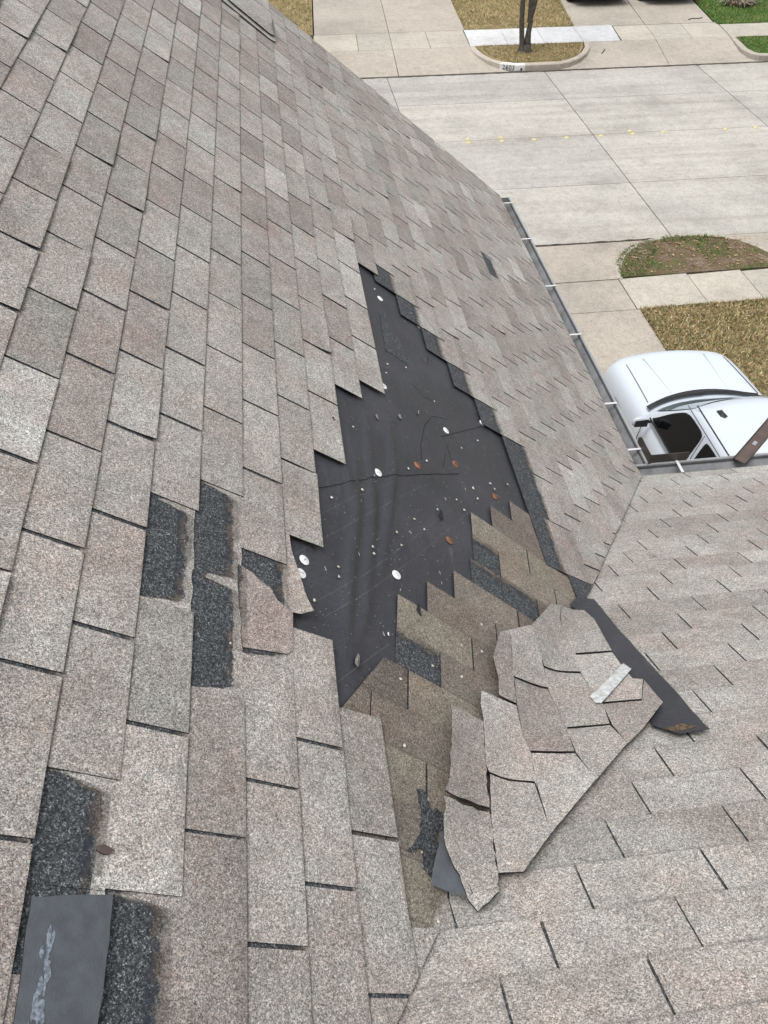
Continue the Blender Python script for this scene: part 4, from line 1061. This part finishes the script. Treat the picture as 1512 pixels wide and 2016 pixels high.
tp = sheet('tape_strip', TAPE1, MS, lambda x, y: 0.0365 + 0.0015 * math.sin(x * 90 + y * 40), 0.0006, M_TAPE, None, step=0.012, origin=(-1.15, -2.03, surf(-1.15, -2.03)))
tag(tp, 'crumpled silvery translucent tape strip stuck across the shingle flap', 'tape')
t2 = sheet('tape_scrap', TAPE2, MA, lambda a, b: 0.0175 + 0.001 * math.sin(a * 120), 0.0006, M_TAPE, None, step=0.01, origin=MA(-2.876, 2.59))
tag(t2, 'small silvery scrap of tape near the bottom edge, left of the valley', 'tape')
ov = sheet('overturned_shingle', jag(OVERTURN, 0.0012, 0.02), MA, lambda a, b: 0.021 + 0.004 * (3.27 - b) / 0.13, 0.003, [M_BACK, M_ASPH], None, step=0.03, origin=MA(-2.9, 3.2))
tag(ov, 'overturned tab at the lower left showing its smooth blue-grey back', 'shingle')
for q in range(26):
    t = random.random()
    a_, b_ = -2.835 - 0.16 * t, 3.226 + 0.014 * t + random.gauss(0, 0.0055) * (0.6 + t)
    L_, w_ = random.uniform(0.006, 0.018), random.uniform(0.002, 0.006)
    sheet('sealant_scuff', jag([(a_ + L_ * math.cos(i * math.tau / 7) * random.uniform(.6, 1.1), b_ + w_ * math.sin(i * math.tau / 7) * random.uniform(.6, 1.1)) for i in range(7)], 0.0008, 0.003), MA, lambda a, b: 0.021 + 0.004 * (3.27 - b) / 0.13 + 0.0031 + 0.00002 * q, 0.0004, M_SCUFF, ov)
rm = sheet('shingle_remnant', jag(REMNANT, 0.003, 0.02), MA, lambda a, b: felt_h(a, b) + 0.0024, 0.0025, [M_SH, M_ASPH], None, tone=(0.09, 0.09, 0.085), tabv=lambda a, b: E_ + 0.05, origin=MA(-0.3, 2.08))
tag(rm, 'dark granular shingle remnant left on the felt at the top of the hole', 'shingle remnant')
FLAB = ['grey scrap on the felt, leftmost of three in a row below the upper overlap', 'grey scrap on the felt, middle of three in a row below the upper overlap', 'thin dark scrap on the felt, rightmost of three in a row below the upper overlap',
        'dark elongated scrap on the felt near the stepped brown shingles', 'knotted dark scrap lying on the edge of a brown shingle', 'upright torn scrap near the pointed lower end of the felt', 'small pale twist of fibre beside the lower brown shingles',
        'small brown tar clump beside the dark patch at the lower left', 'tiny black scrap on the weathered tabs left of the hole', 'tiny scrap beside a white cap on the felt overlap edge']
FSZ = [(0.030, 0.013), (0.034, 0.020), (0.034, 0.008), (0.045, 0.018), (0.04, 0.016), (0.045, 0.016), (0.016, 0.006), (0.030, 0.018), (0.018, 0.006), (0.02, 0.008)]
FMAT = [M_SH, M_SH, M_SH, M_ASPH, M_ASPH, M_SH, M_CAPW, M_BROWN, M_ASPH, M_SH]
for i, (a, b) in enumerate(FRAGS):
    L, w = FSZ[i]
    n = 9
    ang = random.uniform(-0.5, 0.5)
    if i == 7: ang = 1.57
    pts = []
    for q in range(n):
        t = math.tau * q / n
        rr = random.uniform(0.7, 1.15)
        x, y = L * 0.5 * math.cos(t) * rr, w * 0.5 * math.sin(t) * rr
        pts.append((a + x * math.cos(ang) - y * math.sin(ang), b + x * math.sin(ang) + y * math.cos(ang)))
    base = (0.0195 if i in (7, 8) else 0.009 if i == 4 else felt_top(a, b) + 0.0028)
    o = sheet('roofing_scrap', pts, MA, lambda x, y, a=a, b=b, base=base, L=L: base + 0.35 * abs(x - a) * (1 if x > a else 0.3), 0.0035, [FMAT[i], M_ASPH], None, tone=(0.17, 0.165, 0.155), tabv=lambda x, y: 0.05, origin=MA(a, b))
    tag(o, FLAB[i], 'scrap')
tsr = sheet('roofing_scrap', jag(TORN_BLACK, 0.004, 0.01), MA, lambda a, b: 0.0122 + 0.002 * math.sin(a * 60), 0.0022, [M_SH, M_ASPH], None, step=0.02, tone=(0.06, 0.06, 0.06), tabv=lambda a, b: E_ + 0.05, origin=MA(-2.5, 2.4))
tag(tsr, 'ragged black torn scrap among the brown shingles beside the narrow strip', 'scrap')
lf = sheet('fallen_leaf', [(2.70, 2.99), (2.715, 3.005), (2.735, 3.01), (2.75, 2.995), (2.735, 2.98), (2.715, 2.975)], MA, lambda a, b: 0.023 + 0.3 * abs(b - 2.99), 0.001, M_LEAF, None, origin=MA(2.72, 2.99))
tag(lf, 'yellow-brown fallen leaf lying beside the roof vent', 'leaf')

# ------------------------------------------------------------------ PICKUP TRUCK
def loft(name, secs, m, parent, cap=True, smooth=True, sub=0):
    """secs: list of (y, [(x,z)...]) half profiles from centre top outwards and down; mirrored"""
    vs = []; fs = []
    for (y, pr) in secs:
        row = [(x, z) for (x, z) in pr]
        full = [(-x, z) for (x, z) in reversed(row[1:])] + row
        nn = len(full)
        yy = y if callable(y) else (lambda x, y=y: y)
        for (x, z) in full: vs.append((x, yy(x), z))
    for i in range(len(secs) - 1):
        for k in range(nn - 1): fs.append((i * nn + k, i * nn + k + 1, (i + 1) * nn + k + 1, (i + 1) * nn + k))
        fs.append((i * nn + nn - 1, i * nn, (i + 1) * nn, (i + 1) * nn + nn - 1))
    if cap:
        fs.append(tuple(reversed(range(nn)))); fs.append(tuple((len(secs) - 1) * nn + k for k in range(nn)))
    off = root_loc(parent)
    o = mesh_obj(name, [Vector(v) + off for v in vs], fs, m, parent, smooth=smooth)
    if sub:
        md = o.modifiers.new('sub', 'SUBSURF'); md.levels = sub; md.render_levels = sub
    return o
def prof(w, zt, zb, crown=0.03, sh=0.16):
    return [(0, zt), (w * 0.45, zt - crown * 0.25), (w * 0.74, zt - crown * 0.6), (w * 0.80, zt - crown * 0.8 - 0.004), (w * 0.92, zt - crown - 0.035), (w * 0.985, zt - crown - sh), (w, zt - crown - sh - 0.14), (w * 0.99, zb + 0.18), (w * 0.95, zb)]
def part_from(name, pts_faces, m, parent, smooth=False):
    off = root_loc(parent)
    return mesh_obj(name, [Vector(v) + off for v in pts_faces[0]], pts_faces[1], m, parent, smooth=smooth)
def wheel(parent, x, y, r, w, sgn):
    """tyre with rim, axis along x"""
    vs = []; fs = []; n = 24
    prof_ = [(r * 0.62, -w / 2), (r * 0.93, -w / 2), (r, -w * 0.36), (r, w * 0.36), (r * 0.93, w / 2), (r * 0.62, w / 2)]
    for (rr, xx) in prof_:
        for a in range(n): vs.append((x + xx, y + rr * math.cos(math.tau * a / n), r + rr * math.sin(math.tau * a / n)))
    for i in range(5):
        for a in range(n): fs.append((i * n + a, i * n + (a + 1) % n, (i + 1) * n + (a + 1) % n, (i + 1) * n + a))
    ty = part_from('tyre', (vs, fs), M_TYRE, parent, True)
    vs = []; fs = []
    xs_ = x + sgn * w * 0.42
    for (rr, dx) in ((r * 0.64, 0), (r * 0.56, -sgn * 0.02), (r * 0.2, -sgn * 0.015), (r * 0.12, 0.0)):
        for a in range(n): vs.append((xs_ + dx, y + rr * math.cos(math.tau * a / n), r + rr * math.sin(math.tau * a / n)))
    for i in range(3):
        for a in range(n): fs.append((i * n + a, i * n + (a + 1) % n, (i + 1) * n + (a + 1) % n, (i + 1) * n + a))
    fs.append(tuple(3 * n + a for a in range(n)))
    part_from('rim', (vs, fs), M_RIM, ty, True)
truck = empty('pickup_truck', (2.80, 2.5, G))
tag(truck, 'white pickup truck parked on the near driveway beyond the gutter', 'pickup truck')
ty_ = lambda v: v - 2.5                    # world y -> local
hw = 0.87
bow = lambda y, k: (lambda x: ty_(y) - k * abs(x) ** 2.2)
secs = [(bow(4.98, 0.22), prof(hw * 0.90, 0.62, 0.34, 0.02, 0.06)),
        (bow(5.02, 0.24), prof(hw * 0.93, 0.78, 0.30, 0.02, 0.10)),
        (bow(4.93, 0.24), prof(hw * 0.95, 0.93, 0.30, 0.03, 0.12)),
        (bow(4.80, 0.24), prof(hw * 0.97, 0.995, 0.30, 0.03, 0.14)),
        (bow(4.55, 0.20), prof(hw * 0.99, 1.03, 0.30, 0.035)),
        (bow(4.15, 0.15), prof(hw, 1.06, 0.30, 0.035)),
        (bow(3.90, 0.13), prof(hw, 1.075, 0.30, 0.035)),
        (bow(3.75, 0.10), prof(hw, 1.08, 0.30, 0.03)),
        (bow(3.2, 0.0), prof(hw, 1.09, 0.30, 0.03)),
        (bow(2.2, 0.0), prof(hw, 1.09, 0.30, 0.03)),
        (bow(1.62, 0.0), prof(hw, 1.09, 0.30, 0.03)),
        (bow(0.10, 0.0), prof(hw * 0.99, 1.09, 0.34, 0.03))]
body = loft('body', secs, M_CARW, truck, sub=1)
# hood seams and the dark slot at the back of the hood
def tube(name, pts, r, m, parent, n=6, taper=None):
    vs = []; fs = []
    P = [Vector(p) for p in pts]
    for i, p in enumerate(P):
        d = (P[min(i + 1, len(P) - 1)] - P[max(i - 1, 0)]).normalized()
        u = d.cross(Vector((0, 0, 1)));  u = u.normalized() if u.length > 1e-3 else Vector((1, 0, 0))
        w = d.cross(u)
        rr = r if taper is None else r * taper[i]
        for a in range(n): vs.append(p + (u * math.cos(math.tau * a / n) + w * math.sin(math.tau * a / n)) * rr)
    for i in range(len(P) - 1):
        for a in range(n): fs.append((i * n + a, i * n + (a + 1) % n, (i + 1) * n + (a + 1) % n, (i + 1) * n + a))
    fs.append(tuple(reversed(range(n)))); fs.append(tuple((len(P) - 1) * n + a for a in range(n)))
    return part_from(name, (vs, fs), m, parent, True)
def hood_z(y, x):
    pts = [(4.93, 0.93), (4.80, 0.995), (4.55, 1.03), (4.15, 1.06), (3.9, 1.075), (3.75, 1.08)]
    for i in range(len(pts) - 1):
        if pts[i + 1][0] <= y <= pts[i][0]:
            t = (pts[i][0] - y) / (pts[i][0] - pts[i + 1][0])
            return pts[i][1] + t * (pts[i + 1][1] - pts[i][1])
    return 1.08
for s in (-1, 1):
    tube('hood_seam', [(s * 0.70 * (1 - 0.06 * (q / 9.0)), ty_(3.80 + q * 0.095 - 0.06), hood_z(3.8 + q * 0.1, 0) - 0.024) for q in range(10)], 0.0045, M_TRIM, body)
    tube('hood_crease', [(s * (0.36 + 0.05 * q / 9.0), ty_(3.86 + q * 0.09), hood_z(3.86 + q * 0.09, 0) - 0.0095) for q in range(10)], 0.006, M_CARW, body)
# cowl with wipers
cw = []
nq = 17
for q in range(nq):
    x = -0.76 + 1.52 * q / (nq - 1)
    yb = 3.86 - 0.26 * abs(x / 0.76) ** 2 * 0.8
    cw.append((x, yb))
vs = [(x, ty_(y), 1.092 - 0.025 * abs(x / .76) ** 2) for x, y in cw] + [(x, ty_(y - 0.115 + 0.03 * abs(x / .76)), 1.115 - 0.02 * abs(x / .76) ** 2) for x, y in cw]
part_from('cowl', (vs, [(q, q + 1, nq + q + 1, nq + q) for q in range(nq - 1)]), M_TRIM, truck, True)
for s0, s1 in ((-0.66, -0.02), (0.0, 0.62)):
    tube('wiper', [(s0 + (s1 - s0) * q / 6, ty_(3.76 - 0.16 * abs((s0 + (s1 - s0) * q / 6) / 0.76) ** 2 - 0.02 * (q / 6)), 1.135) for q in range(7)], 0.008, M_TRIM, truck)
# cab: pillars + roof as one shell, glass set in
def cab_ring(z, w, yf, yr, bowf, r=0.10):
    pts = []
    for q in range(9):
        x = -w + 2 * w * q / 8
        pts.append((x, ty_(yf - bowf * abs(x / w) ** 2.2), z))
    for q in range(1, 8): pts.append((w, ty_((yf - bowf) + (yr - yf + bowf) * q / 8), z))
    for q in range(9): pts.append((w - 2 * w * q / 8, ty_(yr), z))
    for q in range(1, 8): pts.append((-w, ty_(yr + (yf - bowf - yr) * q / 8), z))
    return pts
rings = [cab_ring(1.07, 0.815, 3.70, 1.66, 0.20), cab_ring(1.20, 0.79, 3.53, 1.68, 0.19), cab_ring(1.45, 0.735, 3.22, 1.72, 0.17), cab_ring(1.62, 0.695, 3.02, 1.75, 0.15), cab_ring(1.685, 0.665, 2.92, 1.78, 0.14), cab_ring(1.725, 0.60, 2.82, 1.85, 0.13), cab_ring(1.745, 0.45, 2.70, 1.95, 0.10)]
nr2 = len(rings[0])
vs = [p for r in rings for p in r]
fs = [(i * nr2 + k, i * nr2 + (k + 1) % nr2, (i + 1) * nr2 + (k + 1) % nr2, (i + 1) * nr2 + k) for i in range(len(rings) - 1) for k in range(nr2)]
vs.append((0, ty_(2.3), 1.755)); ci = len(vs) - 1
fs += [((len(rings) - 1) * nr2 + k, (len(rings) - 1) * nr2 + (k + 1) % nr2, ci) for k in range(nr2)]
cab = part_from('cab', (vs, fs), M_CARW, truck, True)
def side_x(z):
    zz = [1.07, 1.20, 1.45, 1.62, 1.685]; ww = [0.815, 0.79, 0.735, 0.695, 0.665]
    for i in range(4):
        if z <= zz[i + 1]: return ww[i] + (ww[i + 1] - ww[i]) * (z - zz[i]) / (zz[i + 1] - zz[i])
    return ww[-1]
def side_panel(name, yz, off, m, parent, s):
    if s > 0: yz = yz[::-1]
    off0 = root_loc(parent)
    pts, fcs = cut2d([(y, z) for y, z in yz], 0.06)
    return mesh_obj(name, [Vector((s * (side_x(z) + off), ty_(y), z)) + off0 for y, z in pts], fcs, m, parent, smooth=True)
win_f = [(3.36, 1.13), (2.60, 1.13), (2.52, 1.30), (2.50, 1.575), (2.56, 1.605), (2.82, 1.595), (2.92, 1.56), (3.08, 1.42), (3.28, 1.20)]
win_r = [(2.40, 1.13), (1.86, 1.13), (1.90, 1.56), (1.97, 1.60), (2.36, 1.60), (2.395, 1.55)]
def chaikin(P, n=2):
    for _ in range(n):
        P = [q for i in range(len(P)) for q in ((0.8 * P[i][0] + 0.2 * P[(i + 1) % len(P)][0], 0.8 * P[i][1] + 0.2 * P[(i + 1) % len(P)][1]), (0.2 * P[i][0] + 0.8 * P[(i + 1) % len(P)][0], 0.2 * P[i][1] + 0.8 * P[(i + 1) % len(P)][1]))]
    return P
win_f, win_r = chaikin(win_f), chaikin(win_r)
for s in (-1, 1):
    tube('door_seam', [(s * (side_x(z) + 0.001), ty_(2.455 + 0.03 * (z - 1.1)), z) for z in (1.08, 1.2, 1.35, 1.5, 1.62)], 0.004, M_TRIM, cab)
    tube('roof_rail_seam', [(s * (side_x(1.64) + 0.002), ty_(2.95 - 0.12 * q), 1.64) for q in range(10)], 0.0035, M_TRIM, cab)
    tube('sill_trim', [(s * (side_x(1.10) + 0.004), ty_(3.40 - 0.17 * q), 1.105) for q in range(10)], 0.010, M_TRIM, cab)
    part_from('door_handle', ([(s * 0.872, ty_(2.72), 0.93), (s * 0.872, ty_(2.55), 0.93), (s * 0.895, ty_(2.56), 0.945), (s * 0.895, ty_(2.71), 0.945), (s * 0.872, ty_(2.72), 0.96), (s * 0.872, ty_(2.55), 0.96)], [(0, 1, 2, 3), (3, 2, 5, 4)]), M_TRIM, truck)
    for wn_ in (win_f, win_r):
        cyw, czw = zc(wn_)
        frame = side_panel('window_frame', [(cyw + (y - cyw) * 1.05, czw + (z - czw) * 1.07) for y, z in wn_], 0.004, M_TRIM, cab, s)
        side_panel('window', wn_, 0.008, M_GLASS, cab, s)
    # roof drip seam
    tube('roof_seam', [(s * 0.640, ty_(2.86 - 0.125 * q), 1.706) for q in range(9)], 0.007, M_TRIM, cab)
    # mirror
    mv = []
    for (dx, sc2) in ((0.02, 0.5), (0.05, 0.85), (0.11, 0.95), (0.17, 0.85), (0.20, 0.45)):
        for a in range(12):
            mv.append((s * (0.86 + dx), ty_(3.32 + 0.036 * sc2 * math.cos(math.tau * a / 12)), 1.13 + 0.075 * sc2 * math.sin(math.tau * a / 12)))
    mf = [(i * 12 + a, i * 12 + (a + 1) % 12, (i + 1) * 12 + (a + 1) % 12, (i + 1) * 12 + a) for i in range(4) for a in range(12)] + [tuple(range(12)), tuple(48 + a for a in range(12))]
    mir = part_from('mirror', (mv, mf), M_CARW, truck, True)
    tube('mirror_arm', [(s * 0.82, ty_(3.34), 1.10), (s * 0.90, ty_(3.33), 1.11)], 0.016, M_TRIM, mir)
    part_from('mirror_glass', ([(s * 0.885, ty_(3.284), 1.075), (s * 1.045, ty_(3.284), 1.085), (s * 1.045, ty_(3.284), 1.175), (s * 0.885, ty_(3.284), 1.185)], [(0, 1, 2, 3)]), M_TRIM, mir)
    for wy in (4.18, 0.95):
        av = [(s * 0.868, ty_(wy + 0.40 * math.cos(math.pi * a / 14)), 0.34 + 0.40 * math.sin(math.pi * a / 14)) for a in range(15)]
        part_from('wheel_arch', (av + [(s * 0.868, ty_(wy - 0.40), 0.30), (s * 0.868, ty_(wy + 0.40), 0.30)], [tuple(range(17))]), M_TRIM, truck)
        wheel(truck, s * 0.80, ty_(wy), 0.35, 0.22, s)
    hl_y = lambda x: ty_(5.012 - 0.24 * x ** 2.2)
    part_from('headlight', ([(s * 0.46, hl_y(0.46), 0.60), (s * 0.72, hl_y(0.72), 0.60), (s * 0.74, hl_y(0.74), 0.72), (s * 0.46, hl_y(0.46), 0.73)], [(0, 1, 2, 3)]), M_STRAP, truck)
    tube('door_seam', [(s * 0.852, ty_(3.45), 1.05), (s * 0.874, ty_(3.45), 0.8), (s * 0.874, ty_(3.45), 0.45)], 0.004, M_TRIM, truck)
# windscreen
wv = []
for (zi, (z, w, yf, bf)) in enumerate([(1.13, 0.71, 3.62, 0.195), (1.35, 0.665, 3.345, 0.18), (1.58, 0.60, 3.065, 0.158)]):
    for q in range(13):
        x = -w + 2 * w * q / 12
        wv.append((x, ty_(yf - bf * abs(x / (w * 1.12)) ** 2.2) + 0.012, z + 0.008))
part_from('windscreen', (wv, [(i * 13 + q, i * 13 + q + 1, (i + 1) * 13 + q + 1, (i + 1) * 13 + q) for i in range(2) for q in range(12)]), M_WIND, cab, True)
tube('antenna', [(0.80, ty_(3.72), 1.04), (0.80, ty_(3.66), 1.5)], 0.006, M_STRAP, truck)
part_from('roof_lamp', ([(-0.50, ty_(2.72), 1.737), (-0.44, ty_(2.72), 1.745), (-0.43, ty_(2.60), 1.753), (-0.47, ty_(2.58), 1.75), (-0.50, ty_(2.62), 1.741), (-0.47, ty_(2.66), 1.768)], [(0, 1, 5), (1, 2, 5), (2, 3, 5), (3, 4, 5), (4, 0, 5)]), M_TRIM, cab)
part_from('bed_floor', ([(-0.72, ty_(0.2), 1.096), (0.72, ty_(0.2), 1.096), (0.72, ty_(1.55), 1.096), (-0.72, ty_(1.55), 1.096)], [(0, 1, 2, 3)]), M_TRIM, truck)

# ------------------------------------------------------------------ cars across the street
def sedan(x, y, label):
    c = empty('parked_car', (x, y, G)); tag(c, label, 'car', 'dark cars on the far driveway')
    bw = lambda v, k: (lambda xx: v + k * abs(xx) ** 2.2)
    sec = [(bw(0.05, 0.22), prof(0.80, 0.50, 0.22, 0.02, 0.05)), (bw(0.0, 0.24), prof(0.84, 0.66, 0.20, 0.02, 0.08)), (bw(0.10, 0.24), prof(0.86, 0.80, 0.20, 0.03)), (bw(0.5, 0.15), prof(0.89, 0.90, 0.20, 0.03)), (bw(1.3, 0.0), prof(0.90, 0.95, 0.20, 0.03)), (bw(3.6, 0.0), prof(0.90, 0.97, 0.20, 0.03)), (bw(4.4, -0.1), prof(0.86, 0.94, 0.22, 0.03)), (bw(4.6, -0.15), prof(0.80, 0.70, 0.25, 0.03))]
    loft('body', sec, M_CARD, c, sub=1)
    top = [(bw(1.15, -0.05), [(0, 0.95), (0.4, 0.95), (0.7, 0.94), (0.74, 0.90)]), (bw(1.95, 0), [(0, 1.40), (0.4, 1.395), (0.58, 1.36), (0.74, 0.92)]), (bw(3.0, 0), [(0, 1.44), (0.4, 1.43), (0.60, 1.39), (0.76, 0.92)]), (bw(3.9, 0), [(0, 0.97), (0.4, 0.97), (0.66, 0.965), (0.72, 0.93)])]
    loft('greenhouse', top, M_GLASS, c)
    part_from('roof', ([(-0.55, 1.95, 1.40), (0.55, 1.95, 1.40), (0.57, 3.0, 1.445), (-0.57, 3.0, 1.445)], [(0, 1, 2, 3)]), M_CARD, c)
    for s in (-1, 1):
        wheel(c, s * 0.80, 0.85, 0.31, 0.2, s); wheel(c, s * 0.80, 3.6, 0.31, 0.2, s)
        part_from('headlight', ([(s * 0.5, 0.04, 0.58), (s * 0.74, 0.12, 0.58), (s * 0.76, 0.18, 0.68), (s * 0.5, 0.06, 0.68)], [(0, 1, 2, 3)]), M_STRAP, c)
sedan(8.28, 23.72, 'dark car on the left half of the far right driveway, only its bumper in view')
sedan(10.55, 23.62, 'dark car on the right half of the far right driveway, only its bumper in view')

# ------------------------------------------------------------------ tree across the street
tree = empty('street_tree', (4.84, 19.95, G))
tag(tree, 'slim grey tree with several stems on the kerbside island across the street', 'tree')
def limb(p, d, L, r, depth, V, F):
    n = 7; k = 7; P = Vector(p); d = Vector(d).normalized()
    pts = [P.copy()]
    for i in range(k):
        d = (d + Vector((random.uniform(-.07, .07), random.uniform(-.07, .07), 0.015))).normalized()
        P = P + d * (L / k); pts.append(P.copy())
    b0 = len(V)
    for i, q in enumerate(pts):
        dd = (pts[min(i + 1, k)] - pts[max(i - 1, 0)]).normalized()
        u = dd.orthogonal().normalized(); w = dd.cross(u)
        rr = r * (1 - 0.45 * i / k) * random.uniform(0.92, 1.08)
        for a in range(n): V.append(q + (u * math.cos(math.tau * a / n) + w * math.sin(math.tau * a / n)) * rr)
    for i in range(k):
        for a in range(n): F.append((b0 + i * n + a, b0 + i * n + (a + 1) % n, b0 + (i + 1) * n + (a + 1) % n, b0 + (i + 1) * n + a))
    if depth > 0:
        for _ in range(3 if depth > 1 else 4):
            q = pts[random.randint(k - 3, k)]
            limb(q, d * 0.8 + Vector((random.uniform(-1, 1), random.uniform(-1, 1), random.uniform(0.1, 0.7))) * 0.75, L * 0.62, r * 0.5, depth - 1, V, F)
stems = [((4.77, 19.93, G), (-0.17, 0.0, 1.0), 2.6, 0.080), ((4.90, 19.97, G), (0.0, 0.05, 1.0), 0.75, 0.105)]
for (p, d, L, r) in stems:
    V, F = [], []
    limb(p, d, L, r, 2 if L > 1 else 0, V, F)
    if L < 1:
        top_ = V[-4]
        base = Vector((4.90, 20.0, G + 0.70))
        limb(base, (-0.10, 0.05, 1), 2.2, 0.062, 2, V, F); limb(base, (0.14, 0.0, 1), 2.4, 0.066, 2, V, F)
    # root flare
    mesh_obj('trunk', V, F, M_BARK, tree, smooth=True)
V, F = [], []
for (cx, r) in ((4.77, 0.14), (4.90, 0.17)):
    b0 = len(V)
    for (z, q) in ((0.0, 1.0), (0.08, 0.78), (0.2, 0.62)):
        for a in range(10): V.append((cx + r * q * math.cos(math.tau * a / 10) * random.uniform(.85, 1.15), 19.95 + r * q * math.sin(math.tau * a / 10), G + z))
    for i in range(2):
        for a in range(10): F.append((b0 + i * 10 + a, b0 + i * 10 + (a + 1) % 10, b0 + (i + 1) * 10 + (a + 1) % 10, b0 + (i + 1) * 10 + a))
mesh_obj('root_flare', V, F, M_BARK, tree, smooth=True)
# dry clump on the green lawn
vs, fs = [], []
for i in range(420):
    a = random.uniform(0, math.tau); r0 = random.uniform(0, 0.35); L = random.uniform(0.25, 0.65)
    bx, by = 12.66 + r0 * math.cos(a) * 1.3, 23.55 + r0 * math.sin(a) * 0.6
    d = Vector((math.cos(a) * random.uniform(.2, .9), math.sin(a) * random.uniform(.2, .9), random.uniform(.3, .9))).normalized()
    wv_ = Vector((-math.sin(a), math.cos(a), 0)) * 0.014
    p0 = Vector((bx, by, G)); b_ = len(vs)
    vs += [p0 - wv_, p0 + wv_, p0 + d * L * 0.6 + wv_ * .7, p0 + d * L * .6 - wv_ * .7, p0 + d * L + Vector((0, 0, -0.12))]
    fs += [(b_, b_ + 1, b_ + 2, b_ + 3), (b_ + 3, b_ + 2, b_ + 4)]
cl = mesh_obj('ornamental_grass', vs, fs, M_DRYG, None, origin=(12.66, 23.55, G))
tag(cl, 'pale dry ornamental grass clump on the green far lawn', 'plant')
# twigs on the far driveway
for i, (pts, lb) in enumerate([([(10.45, 22.2), (10.6, 22.3), (10.8, 22.28), (10.95, 22.35)], 'thin brown twig lying on the right far driveway'), ([(6.98, 19.75), (7.05, 19.85), (7.15, 20.0)], 'small forked twig on the driveway apron beside the tree island')]):
    e_ = empty('twig', (pts[0][0], pts[0][1], G)); tag(e_, lb, 'twig')
    z_ = (lambda x, y: G) if i == 0 else z_far
    off = world_loc(e_)
    tube('stem', [(x - off.x, y - off.y, z_(x, y) + 0.015 - off.z) for x, y in pts], 0.012, M_BARK, e_)
